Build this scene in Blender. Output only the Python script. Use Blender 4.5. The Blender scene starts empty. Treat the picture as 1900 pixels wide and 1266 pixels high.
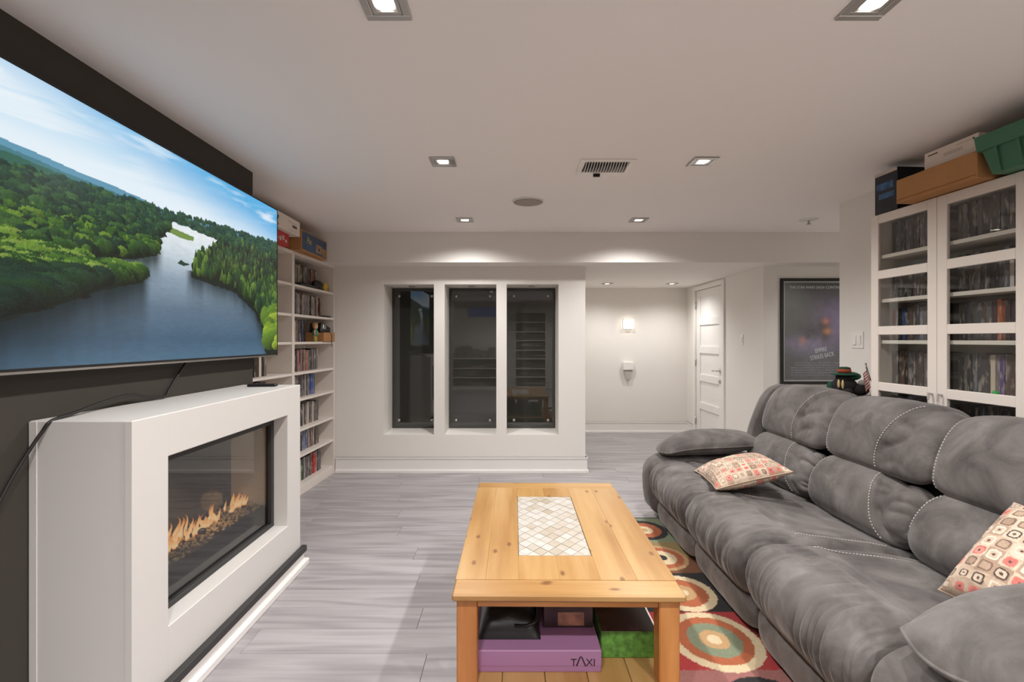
import bpy, bmesh, math, random
import numpy as np
from mathutils import Vector, Matrix
random.seed(7)
RNG = np.random.default_rng(7)
PI = math.pi
SC = bpy.context.scene
COL = SC.collection

# ------------------------------------------------------------------ camera, world, exposure
H = 1.305                       # camera height
F = 890.0                       # focal length in pixels of the 1900 px wide frame
cam_d = bpy.data.cameras.new('camera')
cam = bpy.data.objects.new('camera', cam_d)
COL.objects.link(cam)
cam.location = (0, 0, H)
cam.rotation_euler = (PI/2, 0, 0)
cam_d.sensor_width = 36.0
cam_d.lens = 36.0*F/1900.0
cam_d.shift_x = 5/1900.0
cam_d.shift_y = -3/1900.0
cam_d.clip_start = 0.02
SC.camera = cam
w = bpy.data.worlds.new('world'); SC.world = w; w.use_nodes = True
w.node_tree.nodes['Background'].inputs[0].default_value = (0.25, 0.35, 0.6, 1)
w.node_tree.nodes['Background'].inputs[1].default_value = 0.15
SC.view_settings.view_transform = 'Standard'
SC.view_settings.look = 'None'
SC.view_settings.exposure = 0.0
SC.view_settings.gamma = 1.0
SC.view_settings.use_curve_mapping = False
SC.cycles.max_bounces = 10
SC.cycles.diffuse_bounces = 6
SC.cycles.glossy_bounces = 4
SC.cycles.transparent_max_bounces = 12
SC.cycles.sample_clamp_indirect = 6.0
SC.cycles.caustics_reflective = False
SC.cycles.caustics_refractive = False
POT_W = 60.0                    # watts of one ceiling downlight
LIGHT_COL = (1.0, 0.975, 0.955)

# ------------------------------------------------------------------ helpers
def lin(c):
    return tuple(((v/255)/12.92 if v/255 <= .04045 else ((v/255+.055)/1.055)**2.4) for v in c)
def link(o, parent=None):
    COL.objects.link(o)
    if parent is not None: o.parent = parent
    return o
def tag(o, label=None, cat=None, group=None, kind=None):
    if label: o['label'] = label
    if cat: o['category'] = cat
    if group: o['group'] = group
    if kind: o['kind'] = kind
    return o
def empty(name, loc=(0, 0, 0), rz=0, rot=None):
    o = bpy.data.objects.new(name, None)
    o.empty_display_size = .05
    o.location = loc
    o.rotation_euler = rot if rot else (0, 0, rz)
    return link(o)
def thing(name, label, cat, loc=(0, 0, 0), rz=0, group=None, rot=None):
    return tag(empty(name, loc, rz, rot), label, cat, group)

class MB:
    """collects simple shapes; build() links them as one mesh object"""
    def __init__(s): s.v = []; s.f = []; s.sm = []
    def add(s, vs, fs, smooth=False):
        b = len(s.v); s.v += [tuple(p) for p in vs]
        s.f += [tuple(i+b for i in f) for f in fs]; s.sm += [smooth]*len(fs); return s
    def box(s, x0, x1, y0, y1, z0, z1, c=0.0, M=None):
        if x0 > x1: x0, x1 = x1, x0
        if y0 > y1: y0, y1 = y1, y0
        if z0 > z1: z0, z1 = z1, z0
        c = min(c, (x1-x0)*.49, (y1-y0)*.49, (z1-z0)*.49)
        if c <= 0:
            vs = [(x, y, z) for z in (z0, z1) for y in (y0, y1) for x in (x0, x1)]
            fs = [(0, 2, 3, 1), (4, 5, 7, 6), (0, 1, 5, 4), (2, 6, 7, 3), (0, 4, 6, 2), (1, 3, 7, 5)]
        else:
            vs = []; idx = {}
            for iz, z in enumerate((z0, z1)):
                for iy, y in enumerate((y0, y1)):
                    for ix, x in enumerate((x0, x1)):
                        sx, sy, sz = (1, -1)[ix], (1, -1)[iy], (1, -1)[iz]
                        for a in range(3):
                            d = [sx*c, sy*c, sz*c]; d[a] = 0
                            idx[(ix, iy, iz, a)] = len(vs); vs.append((x+d[0], y+d[1], z+d[2]))
            fs = []
            I = idx
            for a in range(3):
                b, cc = (a+1) % 3, (a+2) % 3
                for k in (0, 1):
                    q = []
                    for (p, r) in ((0, 0), (1, 0), (1, 1), (0, 1)):
                        key = [0, 0, 0]; key[a] = k; key[b] = p; key[cc] = r
                        q.append(I[tuple(key)+(a,)])
                    fs.append(tuple(q if k else q[::-1]))
                for p in (0, 1):
                    for r in (0, 1):
                        k0 = [0, 0, 0]; k1 = [0, 0, 0]
                        k0[a] = 0; k1[a] = 1
                        k0[b] = k1[b] = p; k0[cc] = k1[cc] = r
                        q = [I[tuple(k0)+(b,)], I[tuple(k1)+(b,)], I[tuple(k1)+(cc,)], I[tuple(k0)+(cc,)]]
                        fs.append(tuple(q if (p == r) is False else q[::-1]))
            for key in [(i, j, k) for i in (0, 1) for j in (0, 1) for k in (0, 1)]:
                q = [I[key+(0,)], I[key+(1,)], I[key+(2,)]]
                fs.append(tuple(q if sum(key) % 2 == 1 else q[::-1]))
        if M is not None: vs = [tuple(M @ Vector(p)) for p in vs]
        return s.add(vs, fs)
    def tube(s, pts, r, n=8, cap=True):
        pts = [Vector(p) for p in pts]; N = len(pts); rings = []
        up = Vector((0, 0, 1)); prev = None
        rs = r if isinstance(r, (list, tuple)) else [r]*N
        for i in range(N):
            t = (pts[min(i+1, N-1)]-pts[max(i-1, 0)]).normalized()
            if prev is None:
                a = t.cross(up)
                if a.length < 1e-3: a = t.cross(Vector((1, 0, 0)))
            else: a = prev - t*prev.dot(t)
            a.normalize(); b = t.cross(a); prev = a
            rings.append([pts[i]+(a*math.cos(2*PI*k/n)+b*math.sin(2*PI*k/n))*rs[i] for k in range(n)])
        vs = [p for rg in rings for p in rg]; fs = []
        for i in range(N-1):
            for k in range(n):
                k2 = (k+1) % n
                fs.append((i*n+k, i*n+k2, (i+1)*n+k2, (i+1)*n+k))
        if cap: fs += [tuple(range(n))[::-1], tuple(range((N-1)*n, N*n))]
        return s.add(vs, fs, True)
    def lathe(s, prof, n=20, center=(0, 0, 0), axis='z', smooth=True):
        vs = []; fs = []; m = len(prof)
        for (r, h) in prof:
            for k in range(n):
                a = 2*PI*k/n
                p = (r*math.cos(a), r*math.sin(a), h)
                if axis == 'x': p = (p[2], p[0], p[1])
                if axis == 'y': p = (p[0], p[2], p[1])
                vs.append((p[0]+center[0], p[1]+center[1], p[2]+center[2]))
        for i in range(m-1):
            for k in range(n):
                k2 = (k+1) % n
                fs.append((i*n+k, i*n+k2, (i+1)*n+k2, (i+1)*n+k))
        s.add(vs, fs, smooth)
        b = len(s.v)-len(vs)
        if prof[0][0] > 1e-5: s.f.append(tuple(b+k for k in range(n))[::-1]); s.sm.append(False)
        if prof[-1][0] > 1e-5: s.f.append(tuple(b+(m-1)*n+k for k in range(n))); s.sm.append(False)
        return s
    def ell(s, c, r, n=14, m=9, M=None):
        vs = []; fs = []
        for i in range(m+1):
            th = PI*i/m
            for k in range(n):
                a = 2*PI*k/n
                p = Vector((r[0]*math.sin(th)*math.cos(a), r[1]*math.sin(th)*math.sin(a), r[2]*math.cos(th)))
                if M is not None: p = M @ p
                vs.append((p[0]+c[0], p[1]+c[1], p[2]+c[2]))
        for i in range(m):
            for k in range(n):
                k2 = (k+1) % n
                fs.append((i*n+k, (i+1)*n+k, (i+1)*n+k2, i*n+k2))
        return s.add(vs, fs, True)
    def prism(s, poly, a0, a1, axis='y'):
        """poly of 2-D points extruded: axis y -> points are (x,z)"""
        n = len(poly); vs = []
        for a in (a0, a1):
            for (p, q) in poly:
                vs.append({'y': (p, a, q), 'x': (a, p, q), 'z': (p, q, a)}[axis])
        fs = [tuple(range(n))[::-1], tuple(range(n, 2*n))]
        for k in range(n):
            k2 = (k+1) % n; fs.append((k, k2, n+k2, n+k))
        return s.add(vs, fs)
    def mesh(s, name, m):
        me = bpy.data.meshes.new(name)
        me.from_pydata(s.v, [], s.f)
        for p, q in zip(me.polygons, s.sm): p.use_smooth = q
        bm = bmesh.new(); bm.from_mesh(me)
        bmesh.ops.recalc_face_normals(bm, faces=bm.faces); bm.to_mesh(me); bm.free()
        if m is not None: me.materials.append(m)
        return me
    def build(s, name, m, parent=None, loc=None, rz=None):
        o = bpy.data.objects.new(name, s.mesh(name, m)); link(o, parent)
        if loc is not None: o.location = loc
        if rz is not None: o.rotation_euler = (0, 0, rz)
        return o
def inst(name, me, parent=None, loc=(0, 0, 0), rz=0, scale=None):
    o = bpy.data.objects.new(name, me); link(o, parent)
    o.location = loc; o.rotation_euler = (0, 0, rz)
    if scale: o.scale = scale
    return o
def struct(name, mb, m, parent=None):
    o = mb.build(name, m, parent)
    if parent is None: o['kind'] = 'structure'
    return o
def grid_mesh(name, P, m, smooth=True, cols=None, wrap=False):
    """P: array (nu, nv, 3)"""
    nu, nv = P.shape[:2]
    idx = np.arange(nu*nv).reshape(nu, nv)
    q = np.stack([idx[:-1, :-1], idx[1:, :-1], idx[1:, 1:], idx[:-1, 1:]], -1).reshape(-1, 4)
    me = bpy.data.meshes.new(name)
    me.vertices.add(nu*nv); me.vertices.foreach_set('co', P.reshape(-1).astype(np.float32))
    me.loops.add(q.size); me.loops.foreach_set('vertex_index', q.reshape(-1).astype(np.int32))
    me.polygons.add(len(q)); me.polygons.foreach_set('loop_start', np.arange(0, q.size, 4, dtype=np.int32))
    me.polygons.foreach_set('loop_total', np.full(len(q), 4, dtype=np.int32))
    me.update(calc_edges=True)
    me.polygons.foreach_set('use_smooth', np.full(len(q), smooth))
    if cols is not None:
        a = me.color_attributes.new('col', 'FLOAT_COLOR', 'POINT')
        c4 = np.ones((nu*nv, 4), np.float32); c4[:, :3] = cols.reshape(-1, 3)
        a.data.foreach_set('color', c4.reshape(-1))
    if m is not None: me.materials.append(m)
    me.validate()
    return me

# value noise
_tab = np.random.default_rng(3).random((256, 256))
def noise(x, y):
    x = np.asarray(x, float); y = np.asarray(y, float)
    xi = np.floor(x).astype(int); yi = np.floor(y).astype(int)
    fx = x-xi; fy = y-yi
    fx = fx*fx*(3-2*fx); fy = fy*fy*(3-2*fy)
    g = lambda a, b: _tab[a % 256, b % 256]
    return (g(xi, yi)*(1-fx)+g(xi+1, yi)*fx)*(1-fy)+(g(xi, yi+1)*(1-fx)+g(xi+1, yi+1)*fx)*fy
def fbm(x, y, o=4):
    s = 0; a = .5; t = 0
    for k in range(o):
        s = s+a*noise(x*2**k+17*k, y*2**k+5*k); t += a; a *= .5
    return s/t
def sm(a, b, x):
    t = np.clip((x-a)/(b-a), 0, 1); return t*t*(3-2*t)

# ------------------------------------------------------------------ materials
def newmat(name):
    m = bpy.data.materials.new(name); m.use_nodes = True
    nt = m.node_tree; b = nt.nodes['Principled BSDF']
    return m, nt, b
def N(nt, t, **kw):
    n = nt.nodes.new(t)
    for k, v in kw.items(): setattr(n, k, v)
    return n
def mat(name, c, rough=.6, metal=0., var=0., vs=8., bump=0., bs=60., spec=.5, stretch=None, coat=0., sheen=0.):
    m, nt, b = newmat(name)
    col = lin(c)+(1,)
    b.inputs['Base Color'].default_value = col
    b.inputs['Roughness'].default_value = rough
    b.inputs['Metallic'].default_value = metal
    b.inputs['Specular IOR Level'].default_value = spec
    b.inputs['Coat Weight'].default_value = coat
    b.inputs['Sheen Weight'].default_value = sheen
    tc = N(nt, 'ShaderNodeTexCoord'); mp = N(nt, 'ShaderNodeMapping')
    if stretch: mp.inputs['Scale'].default_value = stretch
    nt.links.new(tc.outputs['Object'], mp.inputs[0])
    if var:
        n = N(nt, 'ShaderNodeTexNoise'); n.inputs['Scale'].default_value = vs; n.inputs['Detail'].default_value = 5
        r = N(nt, 'ShaderNodeMapRange'); r.inputs[1].default_value = .3; r.inputs[2].default_value = .7
        r.inputs[3].default_value = 1-var; r.inputs[4].default_value = 1+var
        mx = N(nt, 'ShaderNodeMix', data_type='RGBA', blend_type='MULTIPLY'); mx.inputs[0].default_value = 1
        nt.links.new(mp.outputs[0], n.inputs['Vector']); nt.links.new(n.outputs[0], r.inputs[0])
        mx.inputs[6].default_value = col; nt.links.new(r.outputs[0], mx.inputs[7])
        nt.links.new(mx.outputs[2], b.inputs['Base Color'])
    if bump:
        n = N(nt, 'ShaderNodeTexNoise'); n.inputs['Scale'].default_value = bs; n.inputs['Detail'].default_value = 6
        bp = N(nt, 'ShaderNodeBump'); bp.inputs['Strength'].default_value = bump; bp.inputs['Distance'].default_value = .004
        nt.links.new(mp.outputs[0], n.inputs['Vector']); nt.links.new(n.outputs[0], bp.inputs['Height'])
        nt.links.new(bp.outputs[0], b.inputs['Normal'])
    return m
def emit(name, c, s):
    m, nt, b = newmat(name)
    b.inputs['Base Color'].default_value = (0, 0, 0, 1)
    b.inputs['Emission Color'].default_value = lin(c)+(1,); b.inputs['Emission Strength'].default_value = s
    m.cycles.emission_sampling = 'NONE'
    return m
def attr_mat(name, rough=.8, emis=0., bump=0., bs=300, sheen=0., coat=0.):
    m, nt, b = newmat(name)
    a = N(nt, 'ShaderNodeAttribute', attribute_name='col')
    b.inputs['Roughness'].default_value = rough; b.inputs['Sheen Weight'].default_value = sheen
    b.inputs['Coat Weight'].default_value = coat
    if emis:
        b.inputs['Base Color'].default_value = (.004, .004, .004, 1); m.cycles.emission_sampling = 'NONE'
        nt.links.new(a.outputs['Color'], b.inputs['Emission Color']); b.inputs['Emission Strength'].default_value = emis
    else: nt.links.new(a.outputs['Color'], b.inputs['Base Color'])
    if bump:
        n = N(nt, 'ShaderNodeTexNoise'); n.inputs['Scale'].default_value = bs
        tc = N(nt, 'ShaderNodeTexCoord'); nt.links.new(tc.outputs['Object'], n.inputs['Vector'])
        bp = N(nt, 'ShaderNodeBump'); bp.inputs['Strength'].default_value = bump; bp.inputs['Distance'].default_value = .003
        nt.links.new(n.outputs[0], bp.inputs['Height']); nt.links.new(bp.outputs[0], b.inputs['Normal'])
    return m
def grain_mat(name, dark, mid, light, scale=(1.5, 22, 22), rough=.5, bump=.15, knots=False, ring=3.0, per_obj=.12):
    """wood grain running along local x"""
    m, nt, b = newmat(name)
    tc = N(nt, 'ShaderNodeTexCoord'); oi = N(nt, 'ShaderNodeObjectInfo')
    mul = N(nt, 'ShaderNodeVectorMath', operation='SCALE'); mul.inputs[0].default_value = (37, 19, 11)
    nt.links.new(oi.outputs['Random'], mul.inputs['Scale'])
    add = N(nt, 'ShaderNodeVectorMath', operation='ADD')
    nt.links.new(tc.outputs['Object'], add.inputs[0]); nt.links.new(mul.outputs[0], add.inputs[1])
    mp = N(nt, 'ShaderNodeMapping'); mp.inputs['Scale'].default_value = scale
    nt.links.new(add.outputs[0], mp.inputs[0])
    n1 = N(nt, 'ShaderNodeTexNoise'); n1.inputs['Scale'].default_value = 1.0; n1.inputs['Detail'].default_value = 8; n1.inputs['Roughness'].default_value = .62
    nt.links.new(mp.outputs[0], n1.inputs['Vector'])
    mp2 = N(nt, 'ShaderNodeMapping'); mp2.inputs['Scale'].default_value = (scale[0]*.35, scale[1]*.16, scale[2]*.16)
    nt.links.new(add.outputs[0], mp2.inputs[0])
    n2 = N(nt, 'ShaderNodeTexNoise'); n2.inputs['Scale'].default_value = 1.0; n2.inputs['Detail'].default_value = 2
    nt.links.new(mp2.outputs[0], n2.inputs['Vector'])
    ml = N(nt, 'ShaderNodeMath', operation='MULTIPLY'); ml.inputs[1].default_value = ring*9
    nt.links.new(n2.outputs[0], ml.inputs[0])
    sn = N(nt, 'ShaderNodeMath', operation='SINE'); nt.links.new(ml.outputs[0], sn.inputs[0])
    mr = N(nt, 'ShaderNodeMapRange'); mr.inputs[1].default_value = -1; mr.inputs[2].default_value = 1
    nt.links.new(sn.outputs[0], mr.inputs[0])
    mixf = N(nt, 'ShaderNodeMix', data_type='FLOAT'); mixf.inputs[0].default_value = .3
    nt.links.new(n1.outputs[0], mixf.inputs[2]); nt.links.new(mr.outputs[0], mixf.inputs[3])
    cr = N(nt, 'ShaderNodeValToRGB'); e = cr.color_ramp.elements
    e[0].position = .22; e[0].color = lin(dark)+(1,); e[1].position = .78; e[1].color = lin(light)+(1,)
    k = e.new(.5); k.color = lin(mid)+(1,)
    nt.links.new(mixf.outputs[0], cr.inputs[0])
    r2 = N(nt, 'ShaderNodeMapRange'); r2.inputs[3].default_value = 1-per_obj; r2.inputs[4].default_value = 1+per_obj
    nt.links.new(oi.outputs['Random'], r2.inputs[0])
    mx = N(nt, 'ShaderNodeMix', data_type='RGBA', blend_type='MULTIPLY'); mx.inputs[0].default_value = 1
    nt.links.new(cr.outputs[0], mx.inputs[6]); nt.links.new(r2.outputs[0], mx.inputs[7])
    out = mx.outputs[2]
    if knots:
        v = N(nt, 'ShaderNodeTexVoronoi', voronoi_dimensions='2D'); v.inputs['Scale'].default_value = 1.0
        mp3 = N(nt, 'ShaderNodeMapping'); mp3.inputs['Scale'].default_value = (4.2, 9.0, .02)
        nt.links.new(add.outputs[0], mp3.inputs[0]); nt.links.new(mp3.outputs[0], v.inputs['Vector'])
        kr = N(nt, 'ShaderNodeMapRange'); kr.inputs[1].default_value = .045; kr.inputs[2].default_value = .105
        nt.links.new(v.outputs['Distance'], kr.inputs[0])
        inv = N(nt, 'ShaderNodeMath', operation='SUBTRACT'); inv.inputs[0].default_value = 1
        nt.links.new(kr.outputs[0], inv.inputs[1])
        sel = N(nt, 'ShaderNodeSeparateColor'); nt.links.new(v.outputs['Color'], sel.inputs[0])
        gt = N(nt, 'ShaderNodeMath', operation='GREATER_THAN'); gt.inputs[1].default_value = .52
        nt.links.new(sel.outputs[0], gt.inputs[0])
        m3 = N(nt, 'ShaderNodeMath', operation='MULTIPLY'); nt.links.new(inv.outputs[0], m3.inputs[0]); nt.links.new(gt.outputs[0], m3.inputs[1])
        m4 = N(nt, 'ShaderNodeMath', operation='MULTIPLY'); m4.inputs[1].default_value = .8; nt.links.new(m3.outputs[0], m4.inputs[0])
        mk = N(nt, 'ShaderNodeMix', data_type='RGBA'); mk.inputs[7].default_value = lin((112, 70, 38))+(1,)
        nt.links.new(m4.outputs[0], mk.inputs[0]); nt.links.new(out, mk.inputs[6]); out = mk.outputs[2]
    nt.links.new(out, b.inputs['Base Color'])
    b.inputs['Roughness'].default_value = rough
    bp = N(nt, 'ShaderNodeBump'); bp.inputs['Strength'].default_value = bump; bp.inputs['Distance'].default_value = .002
    nt.links.new(n1.outputs[0], bp.inputs['Height']); nt.links.new(bp.outputs[0], b.inputs['Normal'])
    return m
def glass_mat(name, tint, refl_ior=1.5, rough=.0):
    m, nt, b = newmat(name)
    nt.nodes.remove(b)
    out = nt.nodes['Material Output']
    t = N(nt, 'ShaderNodeBsdfTransparent'); t.inputs[0].default_value = tint+(1,)
    g = N(nt, 'ShaderNodeBsdfGlossy'); g.inputs['Roughness'].default_value = rough; g.inputs[0].default_value = (1, 1, 1, 1)
    lw = N(nt, 'ShaderNodeLayerWeight'); pw_ = N(nt, 'ShaderNodeMath', operation='POWER'); pw_.inputs[1].default_value = 4.5
    nt.links.new(lw.outputs['Facing'], pw_.inputs[0])
    f0 = ((refl_ior-1)/(refl_ior+1))**2
    fr = N(nt, 'ShaderNodeMapRange'); fr.inputs[3].default_value = f0; fr.inputs[4].default_value = .9
    nt.links.new(pw_.outputs[0], fr.inputs[0])
    mx = N(nt, 'ShaderNodeMixShader')
    nt.links.new(fr.outputs[0], mx.inputs[0]); nt.links.new(t.outputs[0], mx.inputs[1]); nt.links.new(g.outputs[0], mx.inputs[2])
    nt.links.new(mx.outputs[0], out.inputs['Surface'])
    return m

M = {}
M['wall'] = mat('wall_paint', (231, 227, 221), .85, bump=.03, bs=220)
M['ceil'] = mat('ceiling_paint', (244, 240, 238), .9, bump=.02, bs=200)
M['dark'] = mat('dark_brown_paint', (58, 53, 47), .8, bump=.03, bs=220)
M['trim'] = mat('white_trim', (236, 233, 229), .45)
M['plank'] = grain_mat('grey_laminate', (138, 133, 135), (158, 153, 155), (174, 170, 172), (1.8, 42, 42), .40, .04, ring=3.4, per_obj=.05)
M['subfloor'] = mat('subfloor', (110, 104, 102), .8)
M['shelf'] = mat('white_laminate', (226, 217, 208), .5)
M['fire_white'] = mat('surround_white', (215, 212, 208), .5, bump=.03, bs=160)
M['black'] = mat('black_satin', (22, 21, 21), .45)
M['charcoal'] = mat('charcoal', (48, 47, 47), .5)
M['metal'] = mat('brushed_nickel', (190, 186, 182), .28, metal=1.)
M['chrome'] = mat('chrome', (215, 215, 215), .12, metal=1.)
M['plastic'] = mat('white_plastic', (233, 230, 226), .35)
M['tint'] = mat('tinted_glass', (52, 53, 49), .015, spec=.9)
M['pane'] = glass_mat('clear_pane', (.93, .94, .93))
M['fglass'] = glass_mat('fireplace_pane', (.6, .6, .6), 1.7)
M['case'] = None
M['pine'] = grain_mat('honey_pine', (150, 106, 56), (172, 131, 78), (188, 151, 100), (1.6, 22, 22), .30, .06, knots=True, ring=1.6, per_obj=.04)
M['pine_d'] = grain_mat('pine_leg', (168, 104, 52), (192, 126, 68), (208, 146, 88), (2.2, 26, 26), .35, .08, ring=2.4, per_obj=.05)
M['card'] = mat('cardboard', (176, 128, 82), .85, var=.05, vs=14)
M['cord'] = mat('black_cord', (30, 26, 24), .5)

def case_material():
    m, nt, b = newmat('disc_case')
    oi = N(nt, 'ShaderNodeObjectInfo'); tc = N(nt, 'ShaderNodeTexCoord')
    mul = N(nt, 'ShaderNodeVectorMath', operation='SCALE'); mul.inputs[0].default_value = (31, 17, 53)
    nt.links.new(oi.outputs['Random'], mul.inputs['Scale'])
    add = N(nt, 'ShaderNodeVectorMath', operation='ADD')
    nt.links.new(tc.outputs['Object'], add.inputs[0]); nt.links.new(mul.outputs[0], add.inputs[1])
    mp = N(nt, 'ShaderNodeMapping'); mp.inputs['Scale'].default_value = (1.2, .1, 16)
    nt.links.new(add.outputs[0], mp.inputs[0])
    n = N(nt, 'ShaderNodeTexNoise'); n.inputs['Scale'].default_value = 1; n.inputs['Detail'].default_value = 3
    nt.links.new(mp.outputs[0], n.inputs['Vector'])
    r = N(nt, 'ShaderNodeMapRange'); r.inputs[1].default_value = .52; r.inputs[2].default_value = .66; r.inputs[4].default_value = .55
    nt.links.new(n.outputs[0], r.inputs[0])
    mx = N(nt, 'ShaderNodeMix', data_type='RGBA'); mx.inputs[7].default_value = lin((196, 186, 178))+(1,)
    nt.links.new(r.outputs[0], mx.inputs[0]); nt.links.new(oi.outputs['Color'], mx.inputs[6])
    nt.links.new(mx.outputs[2], b.inputs['Base Color'])
    b.inputs['Roughness'].default_value = .35
    return m
M['case'] = case_material()

def suede():
    m, nt, b = newmat('grey_suede')
    tc = N(nt, 'ShaderNodeTexCoord')
    n = N(nt, 'ShaderNodeTexNoise'); n.inputs['Scale'].default_value = 5.5; n.inputs['Detail'].default_value = 7; n.inputs['Roughness'].default_value = .62
    n.inputs['Distortion'].default_value = .6
    nt.links.new(tc.outputs['Object'], n.inputs['Vector'])
    cr = N(nt, 'ShaderNodeValToRGB'); e = cr.color_ramp.elements
    e[0].position = .3; e[0].color = lin((70, 66, 65))+(1,); e[1].position = .72; e[1].color = lin((124, 119, 117))+(1,)
    k = e.new(.5); k.color = lin((98, 93, 90))+(1,)
    nt.links.new(n.outputs[0], cr.inputs[0]); nt.links.new(cr.outputs[0], b.inputs['Base Color'])
    b.inputs['Roughness'].default_value = .75; b.inputs['Sheen Weight'].default_value = .25; b.inputs['Sheen Roughness'].default_value = .4
    b.inputs['Specular IOR Level'].default_value = .3
    n2 = N(nt, 'ShaderNodeTexNoise'); n2.inputs['Scale'].default_value = 26; n2.inputs['Detail'].default_value = 8; n2.inputs['Roughness'].default_value = .7
    nt.links.new(tc.outputs['Object'], n2.inputs['Vector'])
    bp = N(nt, 'ShaderNodeBump'); bp.inputs['Strength'].default_value = .22; bp.inputs['Distance'].default_value = .006
    nt.links.new(n2.outputs[0], bp.inputs['Height']); nt.links.new(bp.outputs[0], b.inputs['Normal'])
    return m
M['suede'] = suede()
M['stitch'] = mat('pale_thread', (196, 190, 184), .7)

# ------------------------------------------------------------------ the room
XL, XT, XR, XH = -2.10, -1.53, 2.43, 2.49      # left wall, TV wall face, right wall, hall wall
YB, YG, YF, YR = 4.70, 5.06, 6.71, -2.60       # window wall, glass, far wall, rear wall
ZC, ZS = 2.30, 2.02                            # ceiling, soffit
floor = struct('floor', MB().box(XL-.1, 4.3, YR-.1, YF+.1, -.12, -.012), M['subfloor'])
# planks
pw = .17; plen = 1.38; pid = 0
pmesh = {}
def plank(x0, x1, y):
    L = round(x1-x0, 3)
    if L not in pmesh:
        pmesh[L] = MB().box(-L/2+.0006, L/2-.0006, -pw/2+.0006, pw/2-.0006, -.012, 0, .0012).mesh('plank', M['plank'])
    inst('plank', pmesh[L], floor, ((x0+x1)/2, y, 0))
row = 0; y = YR+pw/2
while y-pw/2 < YF:
    xa, xb = XL, XR+.06
    if YB > y > 3.45: xb = 4.2
    if y > YB: xa = .70
    st = xa-((row*0.53) % 1.0)*plen*.93
    x = st
    while x < xb-.02:
        a, b = max(x, xa), min(x+plen, xb)
        if b-a > .03: plank(round(a, 3), round(b, 3), y)
        x += plen
    y += pw; row += 1
struct('ceiling', MB().box(XL-.1, 4.3, YR-.1, 4.45, ZC, ZC+.1), M['ceil'])
struct('ceiling_soffit', MB().box(XL-.1, 4.3, 4.45, YF+.1, ZS, ZC+.1), M['wall'])
struct('wall_left', MB().box(XL-.1, XL, YR, YF, 0, ZC), M['wall'])
struct('wall_television', MB().box(XL, XT, -.6, 2.86, 0, ZC), M['dark'])
struct('wall_right', MB().box(XR, XR+.1, YR, 3.53, 0, ZC).box(XR+.1, 4.2, 3.43, 3.53, 0, ZC), M['wall'])
struct('wall_alcove', MB().box(4.2, 4.3, 3.43, YB+.1, 0, ZC), M['wall'])
struct('wall_poster', MB().box(XH, 4.2, YB, YB+.1, 0, ZS), M['wall'])
struct('wall_rear', MB().box(XL, XR+.1, YR-.1, YR, 0, ZC), M['wall'])
struct('wall_far', MB().box(.6, XH+.1, YF, YF+.1, 0, ZS), M['wall'])
# window wall: niches
nz0, nz1 = .37, 1.845
nx = [(-1.233, -.739), (-.634, -.127), (-.026, .483)]
mb = MB().box(XL, .745, YB, YG+.08, 0, nz0).box(XL, .745, YB, YG+.08, nz1, ZS)
edges = [XL]+[v for p in nx for v in p]+[.745]
for a, b in zip(edges[0::2], edges[1::2]): mb.box(a, b, YB, YG+.08, nz0, nz1)
struct('wall_window', mb, M['wall'])
struct('wall_hall', MB().box(.645, .745, YG+.08, YF, 0, ZS), M['wall'])
struct('wall_behind_glass', MB().box(XL, .645, 6.0, 6.1, 0, ZS), M['dark'])
# hall wall with doorway
dy0, dy1, dz1 = 5.60, 6.40, 1.95
struct('wall_door', MB().box(XH, XH+.1, YB+.1, dy0, 0, ZS).box(XH, XH+.1, dy1, YF, 0, ZS).box(XH, XH+.1, dy0, dy1, dz1, ZS), M['wall'])
# tinted panels
wl = ['left tall dark tinted glass panel in wall niche', 'middle tall dark tinted glass panel in wall niche', 'right tall dark tinted glass panel in wall niche']
bolt_me = MB().lathe([(.0, -.014), (.012, -.014), (.0145, -.011), (.0145, 0), (.009, .002), (.009, .03)], 16, axis='y').mesh('bolt', M['metal'])
for k, (a, b) in enumerate(nx):
    o = struct('window_%d' % (k+1), MB().box(a+.002, b-.002, YG-.012, YG, nz0+.004, nz1-.004, .001), M['tint'])
    o['label'] = wl[k]
    for bx in (a+.075, b-.075):
        for bz in (nz0+.085, nz1-.085):
            inst('bolt', bolt_me, o, (bx, YG-.012, bz))
# baseboards
def base_prof(mb, x0, x1, y0, y1, nx_, ny_):
    """a stepped baseboard along a wall; (nx_,ny_) is the outward direction"""
    for (t, z0, z1) in ((.016, 0, .150), (.022, .138, .150), (.030, 0, .026), (.024, .026, .032)):
        if ny_: mb.box(x0, x1, y0, y0+ny_*t, z0, z1, .002)
        else: mb.box(x0, x0+nx_*t, y0, y1, z0, z1, .002)
mb = MB(); base_prof(mb, -1.70, .745, YB, YB, 0, -1)
for (bt_, bz0, bz1) in ((.016, 0, .150), (.022, .138, .150), (.030, 0, .026), (.024, .026, .032)): mb.box(.7445, .745+bt_, YB-bt_, YF, bz0, bz1, .002)
struct('baseboard_window', mb, M['trim'])
mb = MB(); base_prof(mb, .775, XH, YF, YF, 0, -1); struct('baseboard_far', mb, M['trim'])
mb = MB(); base_prof(mb, XH, 0, YB, dy0-.07, -1, 0); base_prof(mb, XH, 0, dy1+.07, YF, -1, 0); struct('baseboard_hall', mb, M['trim'])
mb = MB(); base_prof(mb, XR, 0, YR, 3.53, -1, 0); struct('baseboard_right', mb, M['trim'])
mb = MB(); base_prof(mb, XH, 4.2, YB, YB, 0, -1); struct('baseboard_poster', mb, M['trim'])
mb = MB(); base_prof(mb, XL, XR, YR, YR, 0, 1); struct('baseboard_rear', mb, M['trim'])
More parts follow.
